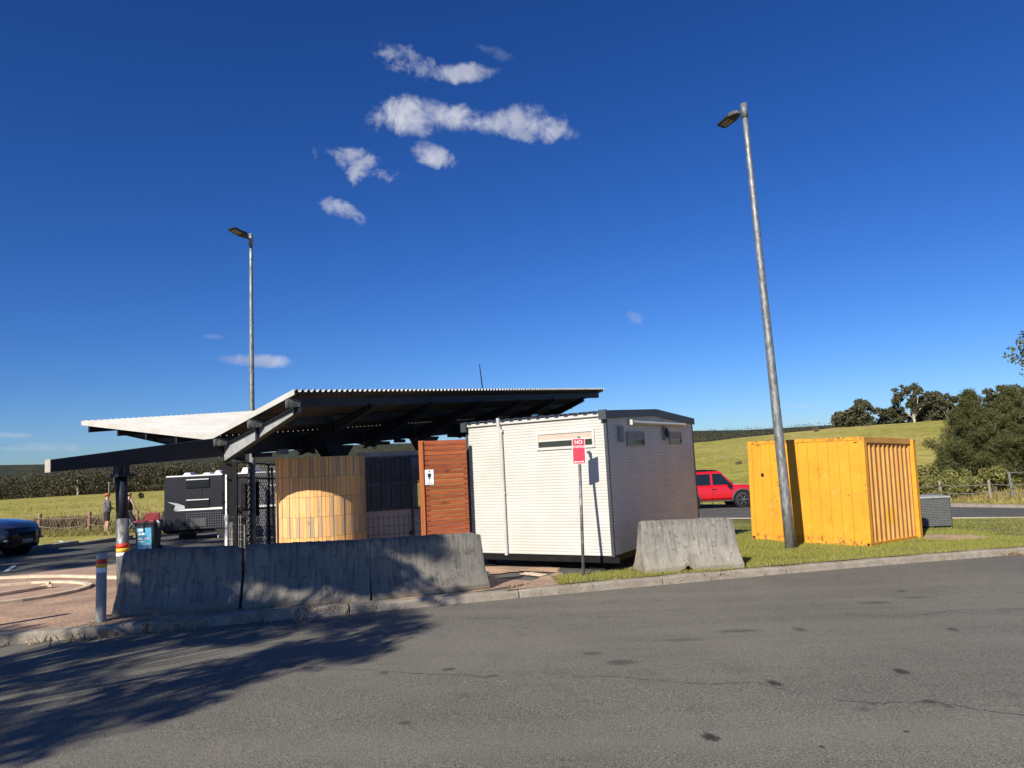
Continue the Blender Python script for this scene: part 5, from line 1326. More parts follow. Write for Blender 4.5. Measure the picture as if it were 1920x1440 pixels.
# galvanised gate frame at right edge
gg = gp(1903, 934); GT = thing('steel_gate', 'pale galvanised tubular gate frame standing at the right edge', 'gate', (gg.x, gg.y, G(gg.x, gg.y)))
s_ = gg.y / F; hgt = 46 * s_
part('gate_post', MB().tube([(-.12, 0, 0), (-.2, 0, hgt + .1)], .035, 8), M_GALV, GT); part('gate_post', MB().tube([(.15, .3, 0), (.08, .3, hgt + .05)], .035, 8), M_GALV, GT)
part('gate_rail', MB().tube([(.08, .3, hgt), (2.2, .3, hgt)], .025, 8).tube([(-.15, 0, hgt * .5), (2.2, .3, hgt * .5)], .025, 8).tube([(.1, 0, .08), (2.2, 0, .08)], .03, 8), M_GALV, GT)
part('gate_plate', MB().box((1.0, 0, .06), (2.0, .5, .05)), M_GALV, GT)

# far kerb on both sides of the back road
fk = tag(link('back_kerb', None), kind='structure')
def kerbrun(pts, n):
    P_ = [Vector(p) for p in pts]
    for a_, b_ in zip(P_, P_[1:]):
        L_ = (b_ - a_).length; m_ = max(1, int(L_ / 2.4))
        for k in range(m_):
            p0 = a_.lerp(b_, k / m_); p1 = a_.lerp(b_, (k + 1) / m_); c_ = (p0 + p1) / 2
            part('kerb_stone', MB().box((c_.x, c_.y, G(c_.x, c_.y) + .04), ((p1 - p0).length - .02, .35, .16), rz=math.atan2(p1.y - p0.y, p1.x - p0.x)), M_CONC, fk)
kerbrun([(10, 40.2), (19, 31.6), (20.3, 28.9), (28, 28), (46, 31)], 1); kerbrun([(-15.5, 21.9), (-14.4, 26.7), (-12.5, 30.6), (-6, 33)], 1)
mb = MB()
# painted bay lines in the back car park
for (a_, b_) in (((112, 1014), (128, 1023)), ((10, 1072), (28, 1060)), ((1800, 971), (1920, 969.5))):
    p, q_ = gp(*a_), gp(*b_); t = (q_ - p).normalized(); n_ = Vector((-t.y, t.x, 0)) * .05
    o_ = MB().add([p + n_ + Vector((0, 0, .004)), p - n_ + Vector((0, 0, .004)), q_ - n_ + Vector((0, 0, .004)), q_ + n_ + Vector((0, 0, .004))], [(0, 1, 2, 3)]); mb.add(o_.v, o_.f)
tag(link('bay_marking', mb.mesh('bay_marking', M_SIGNW)), kind='structure')

# ------------------------------------------------------------------ foliage generator
def leaf_cloud(centres, radii, n, size, asp=.5, droop=0.0, up=0.0, shell=.0, rng=RNG):
    """n leaf quads spread through ellipsoids; returns verts (n*4,3)"""
    centres = np.asarray(centres, float); radii = np.asarray(radii, float)
    wgt = (radii[:, 0] * radii[:, 1] * radii[:, 2]) ** .8; wgt /= wgt.sum()
    k = rng.choice(len(centres), n, p=wgt)
    d = rng.normal(size=(n, 3)); d /= np.linalg.norm(d, axis=1)[:, None]
    r = rng.uniform(shell, 1, n) ** .45
    c = centres[k] + d * r[:, None] * radii[k]
    nrm = rng.normal(size=(n, 3)) + d * .6 + np.array([0, 0, up]); nrm /= np.linalg.norm(nrm, axis=1)[:, None]
    a = rng.normal(size=(n, 3)); a[:, 2] -= droop; a -= nrm * (a * nrm).sum(1)[:, None]; a /= np.linalg.norm(a, axis=1)[:, None]
    b = np.cross(nrm, a); s = size * rng.uniform(.6, 1.3, n)[:, None]
    a = a * s; b = b * s * asp
    return np.stack([c - a, c - b * .9 + a * .1, c + a, c + b * .9 + a * .1], 1).reshape(-1, 3)
def quads(V): return np.arange(len(V)).reshape(-1, 4)
def make_tree(name, label, loc, h, crown, trunk_r, leafm, barkm, n, size, cat='tree', group=None, limbs=6, blobs=10, asp=.5, droop=0, seed=1, fork=.35, br=(.22, .34), sep=.8, trunkvis=None):
    """crown = (half width, z0, z1) relative to base; blobs spread inside"""
    rng = np.random.default_rng(seed); rd = random.Random(seed)
    R_ = thing(name, label, cat, loc, group=group)
    hw_, z0, z1 = crown; cs = []; rs = []
    for i in range(blobs):
        t = (i + .5) / blobs; a_ = i * 2.4 + rd.random(); z = z0 + (z1 - z0) * (t ** .9)
        prof_ = math.sin(math.pi * min(1, .12 + .80 * t)) ** .7
        rr = hw_ * sep * prof_ * rd.uniform(.45, 1)
        cs.append((math.cos(a_) * rr, math.sin(a_) * rr, z)); q_ = hw_ * rd.uniform(*br) * (1.15 if t < .8 else .85)
        rs.append((q_ * 1.15, q_ * 1.15, q_ * .78))
    cs = np.array(cs); rs = np.array(rs)
    V = leaf_cloud(cs, rs, n, size, asp, droop, .3, rng=rng)
    o = link('crown', npmesh('crown', V, quads(V), leafm), R_)
    mb = MB(); top = z0 + (z1 - z0) * .75; wob_ = [Vector((rd.uniform(-1, 1), rd.uniform(-1, 1), 0)) * trunk_r * .8 for _ in range(5)]
    tp = [Vector((0, 0, -.2))] + [Vector((0, 0, top * k / 4)) + wob_[k] for k in range(1, 5)]
    mb.tube(tp, [trunk_r * (1 - .19 * k) for k in range(5)], 8)
    for i in range(min(limbs, blobs)):
        c = Vector(cs[int(i * blobs / limbs)]); s_ = Vector((0, 0, max(z0 * .6, c.z * (fork + .25 * rd.random())))) + wob_[1] * .5
        md_ = s_.lerp(c, .5) + Vector((0, 0, -abs(c.z - s_.z) * .05)) + Vector((rd.uniform(-1, 1), rd.uniform(-1, 1), 0)) * hw_ * .06
        mb.tube([s_, md_, c], [trunk_r * .5, trunk_r * .33, trunk_r * .1], 6)
    part('trunk', mb, barkm, R_, smooth=True)
    return R_

def base(px, py, Y):
    p = at(px, py, Y); return Vector((p.x, p.y, H(p.x, p.y)))
def px_tree(name, label, pxc, ptop, pbase, hwpx, Y, **kw):
    b_ = base(pxc, pbase, Y); sc = Y / F; h = (pbase - ptop) * sc + (at(pxc, pbase, Y).z - b_.z)
    cz0 = kw.pop('c0', .3)
    return make_tree(name, label, b_, h, (hwpx * sc, h * cz0, h * .98), kw.pop('tr_', h * .022), kw.pop('leaf', M_GUM), kw.pop('bark', M_BARKD), kw.pop('n', 2600), kw.pop('size', sc * 2.6), **kw)

# trees along the hill crest on the right
G1 = 'gum trees along the crest of the grassy hill'
px_tree('gum_tree', 'tall gum tree with bare white trunk and open crown on the hill crest', 1712, 719, 792, 42, 168, bark=M_BARK, c0=.45, n=2300, size=.36, tr_=.36, limbs=14, blobs=24, seed=3, fork=.3, br=(.11, .19), group=G1)
px_tree('gum_tree', 'broad dark gum tree leftmost on the hill crest', 1587, 772, 800, 32, 172, c0=.15, n=3000, size=.42, blobs=16, seed=4, br=(.24, .38), group=G1)
px_tree('gum_tree', 'tall dark gum tree beside the leftmost one on the hill crest', 1622, 750, 800, 28, 170, c0=.12, n=3400, size=.42, blobs=18, seed=5, br=(.24, .38), group=G1)
px_tree('gum_tree', 'low dark gum tree left of the white trunked gum', 1672, 765, 796, 30, 172, c0=.1, n=3200, size=.42, blobs=16, seed=6, br=(.25, .38), group=G1)
px_tree('gum_tree', 'dense dark gum tree right of the white trunked gum', 1753, 736, 790, 33, 170, c0=.12, n=4600, size=.42, blobs=22, seed=7, br=(.24, .36), group=G1)
px_tree('gum_tree', 'thin gum tree with several pale trunks, second from the casuarina', 1779, 738, 787, 20, 166, bark=M_BARK, c0=.4, n=1900, size=.38, blobs=14, seed=8, br=(.16, .28), group=G1)
px_tree('gum_tree', 'thin gum tree with pale trunk right beside the casuarina', 1802, 740, 786, 22, 166, bark=M_BARK, c0=.45, n=1900, size=.38, blobs=14, seed=9, br=(.16, .28), group=G1)
px_tree('gum_tree', 'rounded dark gum tree partly behind the white trunked gum', 1728, 752, 791, 26, 178, c0=.1, n=3000, size=.42, blobs=14, seed=10, br=(.26, .4), group=G1)
# casuarinas and overhanging tree on the right edge
def casuarina(label, pxc, ptop, pbase, hwpx, Y, seed, n=15000, leaf=None):
    b_ = base(pxc, pbase, Y); sc = Y / F; h = (pbase - ptop) * sc + (at(pxc, pbase, Y).z - b_.z); rng = np.random.default_rng(seed); rd = random.Random(seed)
    R_ = thing('casuarina_tree', label, 'tree', b_, group='casuarina trees at the right edge')
    cs = []; rs = []; hw_ = hwpx * sc
    mb = MB(); mb.tube([(0, 0, -.2), (rd.uniform(-.1, .1), 0, h * .5), (rd.uniform(-.2, .2), 0, h * .93)], [h * .02, h * .013, h * .003], 8)
    nb_ = 44
    for i in range(nb_):
        t = (i + .5) / nb_; z = h * (.08 + .88 * t); w_ = hw_ * (1.0 - t) ** .85 * (1.0 if t > .15 else .85) * rd.uniform(.75, 1.1)
        a_ = i * 2.399 + rd.random() * .5; L_ = w_ * rd.uniform(.6, 1.08)
        e = Vector((math.cos(a_) * L_, math.sin(a_) * L_, z + L_ * .28)); s_ = Vector((0, 0, max(.2, z - L_ * .35)))
        mb.tube([s_, s_.lerp(e, .6) + Vector((0, 0, .05)), e], [h * .007, h * .004, .008], 5)
        for k in range(3):
            q_ = s_.lerp(e, .45 + .27 * k); cs.append(tuple(q_)); rr = hw_ * (.215 - .035 * k) * (1.15 - .6 * t); rs.append((rr * 1.2, rr * 1.2, rr * .85))
    V = leaf_cloud(np.array(cs), np.array(rs), n, .17, .10, -.9, 0, rng=rng)
    link('crown', npmesh('crown', V, quads(V), leaf or M_CAS), R_); part('trunk', mb, M_BARKD, R_, smooth=True)
casuarina('tall feathery casuarina nearest the hill trees on the right', 1836, 729, 905, 96, 43, 1, 46000)
casuarina('feathery casuarina cut off by the right edge', 1912, 722, 905, 100, 44, 2, 46000)
casuarina('low wispy casuarina at the left foot of the tall one', 1776, 838, 900, 44, 42.5, 3, 12000)
px_tree('gum_tree', 'grey leaved gum tree poking up behind the casuarinas', 1885, 724, 880, 32, 58, c0=.35, n=2600, size=.16, blobs=16, seed=21, leaf=M_GUM)
px_tree('gum_tree', 'tall gum tree at the right edge behind the casuarinas', 1945, 716, 880, 40, 56, c0=.3, n=3000, size=.16, blobs=16, seed=22)
px_tree('gum_tree', 'near gum tree whose leafy tip enters at the top right edge', 2066, 575, 905, 128, 33, c0=.5, n=9000, size=.11, blobs=26, seed=24, leaf=M_GUMG, tr_=.2, br=(.2, .3))
# shrubs behind the fence on the right
def shrub(label, pxc, ptop, pbase, hwpx, Y, seed, leaf=None, n=2600, size=.075, cat='shrub', name='shrub', group=None):
    b_ = base(pxc, pbase, Y); sc = Y / F; h = (pbase - ptop) * sc + (at(pxc, pbase, Y).z - b_.z); rd = random.Random(seed); rng = np.random.default_rng(seed)
    R_ = thing(name, label, cat, b_, group=group); hw_ = hwpx * sc; cs = []; rs = []; mb = MB()
    for i in range(9):
        a_ = i * 2.4; r2 = hw_ * rd.uniform(.15, .65); z = h * rd.uniform(.25, .78); c = (math.cos(a_) * r2, math.sin(a_) * r2 * .7, z); cs.append(c); q_ = hw_ * rd.uniform(.28, .42); rs.append((q_, q_, min(q_, h * .3)))
        mb.tube([(0, 0, -.05), (c[0] * .5, c[1] * .5, z * .6), c], [.03, .02, .008], 5)
    V = leaf_cloud(np.array(cs), np.array(rs), n, size, .55, 0, .5, rng=rng)
    link('foliage', npmesh('foliage', V, quads(V), leaf or M_SHRUB), R_); part('stem', mb, M_BARKD, R_); return R_
G2 = 'leafy shrubs behind the right hand rope fence'
for i, (pxc, pt_, hwp, Y, lb) in enumerate([(1738, 868, 34, 40.5, 'green shrub touching the right side of the yellow container'), (1780, 872, 34, 41.5, 'green shrub under the low wispy casuarina'), (1822, 876, 36, 41.5, 'bright leafed shrub below the tall casuarina'),
        (1868, 872, 36, 41, 'pale tipped shrub left of the steel gate'), (1905, 880, 34, 41.5, 'leafy shrub behind the steel gate'), (1755, 893, 30, 39.6, 'low shrub between the container and first right post'), (1812, 897, 36, 39.6, 'low bright shrub between the two right posts')]):
    shrub(lb, pxc, pt_, 926, hwp, Y, 40 + i, n=4200, size=.085, group=G2)
    
# scrub and long grass on the left and in front of the field
def scrub(name, spans, n, h0, h1, w, mat, label=None, cat=None):
    P_ = []
    for _ in range(n):
        (xa, ya), (xb, yb) = random.choice(spans); t = random.random(); p = gp(xa + (xb - xa) * t, ya + (yb - ya) * t + random.gauss(0, 1.0))
        P_.append((p.x + random.gauss(0, .35), p.y + random.gauss(0, .8), H(p.x, p.y)))
    blades(name, P_, h0, h1, w, mat, .7, label=label, cat=cat)
scrub('dry_scrub', [((80, 996), (162, 990)), ((100, 994), (175, 989)), ((262, 992), (300, 988)), ((30, 999), (80, 996))], 5200, .25, .8, .03, M_SCRUB)
scrub('long_grass', [((60, 1003), (250, 996)), ((130, 1001), (310, 990))], 7000, .08, .3, .02, leafmat('straw_grass', (0.36, 0.3, 0.1), (0.2, 0.2, 0.05), .3))
scrub('long_grass', [((1730, 936), (1960, 932)), ((1740, 930), (1960, 928))], 5000, .1, .35, .025, leafmat('straw_grass_right', (0.45, 0.33, 0.14), (0.25, 0.22, 0.07), .3))
for (px, py, hwp, hp, lb, lf) in ((264, 935, 7, 12, 'small round green bush alone on the left field', M_CAS), (1385, 870, 7, 5, 'tiny shrub on the slope above the red car', M_SCRUB), (1530, 809, 8, 8, 'bare bush on the field edge above the yellow container', M_SCRUB)):
    Y = 85 if px < 1000 else 120
    p = at(px, py, Y)
    # put it where the line of sight meets the hill
    for Yq in range(50, 200, 2):
        q_ = at(px, py, Yq)
        if q_.z < H(q_.x, q_.y) + .05: Y = Yq; break
    shrub(lb, px, py - hp, py, hwp, Y, px, leaf=lf, n=500, size=.12, name='bush', cat='bush')

P_ = []
for _ in range(26000):
    a_ = random.uniform(-.82, .62); rr_ = 38 + 90 * random.random() ** 1.6; x, y = math.sin(a_) * rr_, math.cos(a_) * rr_
    if y < 20 or seg_d(x, y, SITE) < .8: continue
    if math.sin(x * .31 + 2 * math.sin(y * .17)) * math.cos(y * .23 - x * .11) < random.uniform(-.5, .6): continue
    P_.append((x, y, H(x, y)))
blades('field_tufts', P_, .08, .32, .05, leafmat('field_tuft', (0.22, 0.22, 0.05), (0.46, 0.36, 0.14), .3), .9)
# far forest behind the left field: one mass
def forest(name, specs, leafm, n_leaf, trunks=True, seed=5):
    rng = np.random.default_rng(seed); rd = random.Random(seed); Vs = []; mb = MB()
    for (x, y, h, w_) in specs:
        z = H(x, y); nb_ = 8
        cs = [(x + rd.uniform(-.6, .6) * w_, y + rd.uniform(-.5, .5) * w_, z + h * rd.uniform(.12, .92)) for _ in range(nb_)]
        rs = [(w_ * rd.uniform(.22, .42), w_ * rd.uniform(.25, .42), h * rd.uniform(.1, .2)) for _ in range(nb_)]
        Vs.append(leaf_cloud(np.array(cs), np.array(rs), n_leaf, min(.55, .034 * w_), .7, 0, .4, rng=rng))
        if trunks and rd.random() < .10: mb.tube([(x, y - w_ * .5, z - .5), (x + rd.uniform(-.6, .6), y - w_ * .5, z + h * .6)], [.17, .07], 5, caps=False)
    V = np.concatenate(Vs); o = tag(link(name, npmesh(name, V, quads(V), leafm)), kind='stuff')
    return mb
sp_ = []
for i in range(700):
    px = random.uniform(-260, 720); Y = random.choice([208, 212, 220, 232, 250, 275]) + random.uniform(0, 12)
    p = at(px, 900, Y); hpx = 60 if px < 300 else max(30, 60 - (px - 300) * .07)
    sp_.append((p.x, p.y, hpx * random.choice([.55, .7, .85, .9, 1.0, 1.12]) * Y / F, random.uniform(4.5, 10)))
mbt = forest('forest', sp_, M_FOREST, 430)
tag(link('forest_trunks', mbt.mesh('forest_trunks', M_BARKD2)), kind='stuff')
# pale trunked gum standing in front of the forest edge
px_tree('gum_tree', 'pale trunked gum tree at the forest edge left of the standing man', 146, 893, 931, 13, 200, bark=M_BARK, c0=.4, n=900, size=.35, blobs=8, seed=61, tr_=.3)
pp_ = base(204, 925, 203); PL_ = thing('power_pole', 'thin pale pole in front of the far forest above the man', 'pole', pp_)
part('shaft', MB().tube([(0, 0, -.3), (0, 0, 4.2)], .11, 6), M_BARK, PL_); part('cross_arm', MB().box((0, 0, 3.9), (.9, .1, .1)), M_BARK, PL_)
sp_ = []
for i in range(260):
    px = random.uniform(1230, 1600); Y = random.uniform(700, 745) if random.random() < .35 else random.uniform(430, 520)
    p = at(px, 820, Y); sp_.append((p.x, p.y, random.uniform(6, 11), random.uniform(8, 14)))
for i in range(160):
    px = random.uniform(540, 900); Y = random.uniform(690, 750); p = at(px, 850, Y); sp_.append((p.x, p.y, random.uniform(6, 10), random.uniform(8, 14)))
forest('hillside_trees', sp_, M_FOREST, 60, False, 8)
px_tree('gum_tree', 'lone tree on the distant skyline seen through the shelter', 705, 829, 838, 5, 640, c0=.3, n=200, size=1.0, blobs=5, seed=71)

# ------------------------------------------------------------------ people
M_SKIN = pm('skin', (0.55, 0.33, 0.24), (0.5, 0.29, 0.2), 8, .55)
M_HOOD = pm('grey_marl_cloth', (0.15, 0.145, 0.155), (0.11, 0.105, 0.115), 20, .9)
M_BCL = pm('black_cloth', (0.016, 0.016, 0.02), (0.024, 0.023, 0.028), 20, .9)
M_LCL = pm('pale_cloth', (0.5, 0.49, 0.46), (0.42, 0.41, 0.39), 20, .9)
M_CAPO = pm('orange_cap_cloth', (0.55, 0.17, 0.04), (0.4, 0.1, 0.03), 12, .8)
M_CAPC = pm('camouflage_cloth', (0.45, 0.36, 0.2), (0.12, 0.1, 0.06), 40, .8, lo=.45, hi=.55)
M_HAIR = pm('dark_hair', (0.05, 0.03, 0.02), None, 30, .7)
def skin(name, J, E_, parent, mat, root=0, sub=2):
    """J: list of (pos, radius or (rx, ry)); E_: index pairs"""
    me = bpy.data.meshes.new(name); me.from_pydata([j[0] for j in J], E_, []); o = link(name, me)
    md = o.modifiers.new('s', 'SKIN'); md.use_smooth_shade = True
    for i, v in enumerate(me.skin_vertices[0].data):
        r_ = J[i][1]; v.radius = (r_, r_) if isinstance(r_, (int, float)) else r_; v.use_root = (i == root)
    sb_ = o.modifiers.new('u', 'SUBSURF'); sb_.levels = sub; sb_.render_levels = sub
    dg = bpy.context.evaluated_depsgraph_get(); nm = bpy.data.meshes.new_from_object(o.evaluated_get(dg))
    bpy.data.objects.remove(o); nm.name = name; nm.materials.clear(); nm.materials.append(mat); nm.polygons.foreach_set('use_smooth', [True] * len(nm.polygons))
    return link(name, nm, parent)
def hand(J, E_, wrist, d, s_):
    """palm and five fingers from joint index wrist, pointing along d"""
    w = Vector(J[wrist][0]); d = Vector(d).normalized(); side = Vector((0, 1, 0)) if abs(d.y) < .8 else Vector((1, 0, 0)); side = (side - d * side.dot(d)).normalized()
    J.append((tuple(w + d * .06), .022)); pi = len(J) - 1; E_.append((wrist, pi))
    for k, L_ in enumerate((.068, .078, .074, .058)):
        o_ = side * (-.026 + .0175 * k); J.append((tuple(w + d * .085 + o_), .009)); a_ = len(J) - 1; E_.append((pi, a_))
        J.append((tuple(w + d * (.085 + L_ * .55) + o_ * 1.1), .0085)); E_.append((a_, a_ + 1))
        J.append((tuple(w + d * (.085 + L_ * .9) + o_ * 1.1 + Vector((0, 0, -.012))), .0075)); E_.append((a_ + 1, a_ + 2))
    J.append((tuple(w + d * .04 - side * .035), .011)); a_ = len(J) - 1; E_.append((pi, a_)); J.append((tuple(w + d * .075 - side * .05), .009)); E_.append((a_, a_ + 1))
def person(label, loc, rz, H_, pose, top_m, bot_m, hat_m, hair=True, bag=None, sleeves=True, shorts_len=.5, shoe=None):
    """local frame: facing +x, y = left"""
    R_ = thing('person', label, 'person', loc, (0, 0, rz)); k = H_ / 1.75
    J = [((0, 0, .93), (.125, .15)), ((.01, 0, 1.1), (.115, .145)), ((.0, 0, 1.3), (.12, .165)), ((-.01, 0, 1.43), (.085, .12)), ((.0, 0, 1.5), .055), ((.015, 0, 1.58), (.075, .068)), ((.02, 0, 1.66), (.098, .08)), ((.012, 0, 1.725), (.06, .055))]
    E_ = [(0, 1), (1, 2), (2, 3), (3, 4), (4, 5), (5, 6), (6, 7)]
    armi = []; legi = []
    for s_ in (1, -1):
        sh, el, wr, hd = pose['arm'][0 if s_ > 0 else 1]
        n0 = len(J); J.append(((-.01, s_ * .17, 1.42), .055)); E_.append((3, n0))
        J.append((el, .042)); E_.append((n0, n0 + 1)); J.append((wr, .026)); E_.append((n0 + 1, n0 + 2)); armi.append((n0, n0 + 1, n0 + 2)); hand(J, E_, n0 + 2, hd, s_)
    for s_ in (1, -1):
        kx_, fx_, fy_ = pose['leg'][0 if s_ > 0 else 1]
        n0 = len(J); J.append(((0, s_ * .085, .84), .09)); E_.append((0, n0)); J.append(((kx_, s_ * (.085 + fy_ * .5), .48), .058)); E_.append((n0, n0 + 1))
        J.append(((kx_ * .5 + fx_ * .5 - .02, s_ * (.087 + fy_ * .8), .33), .056)); E_.append((n0 + 1, n0 + 2)); J.append(((fx_, s_ * (.09 + fy_), .09), .034)); E_.append((n0 + 2, n0 + 3))
        J.append(((fx_ + .05, s_ * (.09 + fy_), .04), .038)); E_.append((n0 + 3, n0 + 4)); J.append(((fx_ + .15, s_ * (.10 + fy_), .03), .028)); E_.append((n0 + 4, n0 + 5)); legi.append((n0, n0 + 1, n0 + 2, n0 + 3, n0 + 4, n0 + 5))
    # nose, ears
    J.append(((.105, 0, 1.63), .012)); E_.append((5, len(J) - 1)); 
    for s_ in (1, -1): J.append(((.0, s_ * .085, 1.63), .014)); E_.append((6, len(J) - 1))
    body = skin('body', J, E_, R_, M_SKIN); body.scale = (k, k, k)
    face = MB()
    for s_ in (1, -1): face.tube([(.098, s_ * .032, 1.655), (.104, s_ * .032, 1.655)], .011, 8)
    face.box((.098, 0, 1.575), (.012, .05, .008)); f_ = part('face_details', face, M_HAIR, R_); f_.scale = (k, k, k)
    inf = lambda r_, d: (r_ + d, r_ + d) if isinstance(r_, (int, float)) else (r_[0] + d, r_[1] + d)
    TJ = [((0, 0, .86), (.165, .19)), (J[1][0], inf(J[1][1], .035)), (J[2][0], inf(J[2][1], .022)), (J[3][0], inf(J[3][1], .02)), ((.0, 0, 1.475), .07)]; TE = [(0, 1), (1, 2), (2, 3), (3, 4)]
    for (a_, b_, c_) in armi:
        n0 = len(TJ); TJ.append((J[a_][0], .075)); TE.append((3, n0))
        if sleeves: TJ.append((J[b_][0], .062)); TE.append((n0, n0 + 1)); TJ.append((tuple(Vector(J[c_][0]).lerp(Vector(J[b_][0]), .12)), .045)); TE.append((n0 + 1, n0 + 2))
    t_ = skin('top', TJ, TE, R_, top_m); t_.scale = (k, k, k)
    SJ = [((0, 0, 1.02), (.14, .165)), ((0, 0, .88), (.14, .17))]; SE = [(0, 1)]
    for (h_, kn, cf_, an, ft, toe) in legi:
        n0 = len(SJ); SJ.append((J[h_][0], .108)); SE.append((1, n0)); hp = Vector(J[h_][0]); kp = Vector(J[kn][0]); SJ.append((tuple(hp.lerp(kp, shorts_len * 1.7)), .092)); SE.append((n0, n0 + 1))
    s2 = skin('shorts', SJ, SE, R_, bot_m); s2.scale = (k, k, k)
    if shoe:
        for (h_, kn, cf_, an, ft, toe) in legi:
            q_ = skin('shoe', [(J[an][0], .045), (J[ft][0], .05), (J[toe][0], .042)], [(0, 1), (1, 2)], R_, shoe, sub=1); q_.scale = (k, k, k)
    if hair:
        q_ = skin('hair', [((-.03, 0, 1.68), (.09, .085)), ((-.045, 0, 1.6), (.065, .075))], [(0, 1)], R_, M_HAIR, sub=1); q_.scale = (k, k, k)
    mb = MB(); secs = []
    for zz, rr in ((1.665, .118), (1.71, .116), (1.75, .095), (1.775, .055), (1.78, .01)):
        secs.append([(.008 + math.cos(rad(a_)) * rr, math.sin(rad(a_)) * rr * .9, zz) for a_ in range(0, 360, 30)])
    mb.loft(secs); c_ = part('cap', mb, hat_m, R_, smooth=True); c_.scale = (k, k, k)
    br_ = [(.10, -.07), (.18, -.05), (.205, 0), (.18, .05), (.10, .07)]; mb = MB().prism(br_, 1.672, 1.682); q_ = part('cap_peak', mb, hat_m, c_)
    return R_
arms_front = [((0, 0, 0), (.02, .25, 1.17), (.22, .14, 1.08), (.9, -.5, .1)), ((0, 0, 0), (.02, -.25, 1.17), (.22, -.14, 1.08), (.9, .5, .1))]
mp_ = gp(200, 999.5)
man = person('person in grey hoodie, black shorts and orange cap standing at the field edge', (mp_.x, mp_.y, H(mp_.x, mp_.y) + .0), rad(42), 1.77, dict(arm=arms_front, leg=[(.02, -.02, .05), (.03, .0, .05)]), M_HOOD, M_BCL, M_CAPO)
q_ = skin('hood', [((-.07, -.06, 1.46), .05), ((-.11, 0, 1.47), .065), ((-.07, .06, 1.46), .05)], [(0, 1), (1, 2)], man, M_HOOD, root=1, sub=1)
wp_ = gp(241, 996)
arms_down = [((0, 0, 0), (-.02, .26, 1.14), (.06, .25, .92), (.1, 0, -1)), ((0, 0, 0), (.06, -.27, 1.16), (.18, -.3, .96), (.3, -.1, -1))]
wom = person('person in black top, pale shorts and patterned cap beside the shelter column', (wp_.x, wp_.y, H(wp_.x, wp_.y)), rad(70), 1.76, dict(arm=arms_down, leg=[(.03, .0, .02), (.0, .05, .04)]), M_BCL, M_LCL, M_CAPC, sleeves=False, shorts_len=.42, shoe=M_BCL)
sc_ = gp(252, 996); ST = thing('pushchair', 'folded dark pushchair at the right hand of the person in black', 'pushchair', (sc_.x, sc_.y - .1, H(sc_.x, sc_.y)), (0, 0, rad(20)))
part('seat', MB().loft([[(-.12, -.16, .25), (.12, -.16, .25), (.12, .16, .25), (-.12, .16, .25)], [(-.15, -.17, .55), (.1, -.17, .55), (.1, .17, .55), (-.15, .17, .55)], [(-.2, -.15, .92), (-.08, -.15, .92), (-.08, .15, .92), (-.2, .15, .92)]]), M_BCL, ST, bevel=.02)
mb = MB()
for s_ in (-1, 1): mb.tube([(-.3, s_ * .18, 1.0), (-.1, s_ * .18, .5), (.15, s_ * .18, .1)], .014, 6).tube([(.0, s_ * .18, .45), (-.22, s_ * .18, .1)], .014, 6)
mb.tube([(-.3, -.18, 1.0), (-.3, .18, 1.0)], .016, 6); part('frame', mb, M_GREYP, ST)
for (x, y) in ((.16, -.18), (.16, .18), (-.23, -.18), (-.23, .18)): part('wheel', MB().tube([(x, y - .02, .09), (x, y + .02, .09)], .09, 14), M_RUB, ST)

# ------------------------------------------------------------------ trees behind the viewer that shade the road
SUNV = -tr  # towards the sun
def seen(x, y, z):
    d = Vector((x, y, z - EYE)); f_ = d.dot(FW)
    if f_ < .1: return False
    m_ = 1.3 * F / f_; return -m_ < 960 + F * d.dot(RT) / f_ < 1920 + m_ and -m_ < 720 - F * d.dot(UP) / f_ < 1440 + m_
def shade_tree(label, targets, n, base_xy, zr, size, seed, blobs=46, br=(.35, .75)):
    """crown clumps hang where their shade falls on the road; targets = ground polygon"""
    rd = random.Random(seed); rng = np.random.default_rng(seed); cs = []; rs = []
    xs_ = [p[0] for p in targets]; ys_ = [p[1] for p in targets]
    while len(cs) < blobs:
        x, y = rd.uniform(min(xs_), max(xs_)), rd.uniform(min(ys_), max(ys_))
        if seg_d(x, y, targets) > -.12: continue
        z = rd.uniform(*zr); t = z / SUNV.z
        while seen(x + SUNV.x * t, y + SUNV.y * t, z) and z < 22: z += .5; t = z / SUNV.z
        if z >= 22: continue
        r_ = min(rd.uniform(*br), .25 - seg_d(x, y, targets))
        cs.append((x + SUNV.x * t, y + SUNV.y * t, z)); rs.append((r_, r_, r_ * .42))
    b_ = Vector((base_xy[0], base_xy[1], G(*base_xy) - .1)); R_ = thing('gum_tree', label, 'tree', b_, group='trees behind the viewer')
    cs = np.array(cs) - np.array(b_); rs = np.array(rs)
    V = leaf_cloud(cs, rs, n, size, .35, .6, 0, rng=rng); link('crown', npmesh('crown', V, quads(V), M_GUM), R_)
    mb = MB(); cen = Vector(cs.mean(0)); fk_ = Vector((cen.x * .3, cen.y * .3, cen.z * .5)); mb.tube([(0, 0, -.2), tuple(fk_ * .5), tuple(fk_)], [.28, .24, .19], 10)
    hubs = [fk_.lerp(Vector(cs[i]), .5) for i in range(0, len(cs), 6)]
    for h_ in hubs: mb.tube([fk_, fk_.lerp(h_, .5) + Vector((0, 0, .2)), h_], [.12, .08, .05], 6)
    for c in cs:
        c = Vector(c); h_ = min(hubs, key=lambda q_: (q_ - c).length); mb.tube([h_, h_.lerp(c, .5) + Vector((0, 0, .08)), c], [.035, .022, .008], 4)
    part('trunk', mb, M_BARK, R_, smooth=True)
pg = [tuple(gp(*q_, -.12)[:2]) for q_ in [(-200, 1480), (0, 1436), (270, 1382), (520, 1292), (690, 1220), (850, 1152)]]
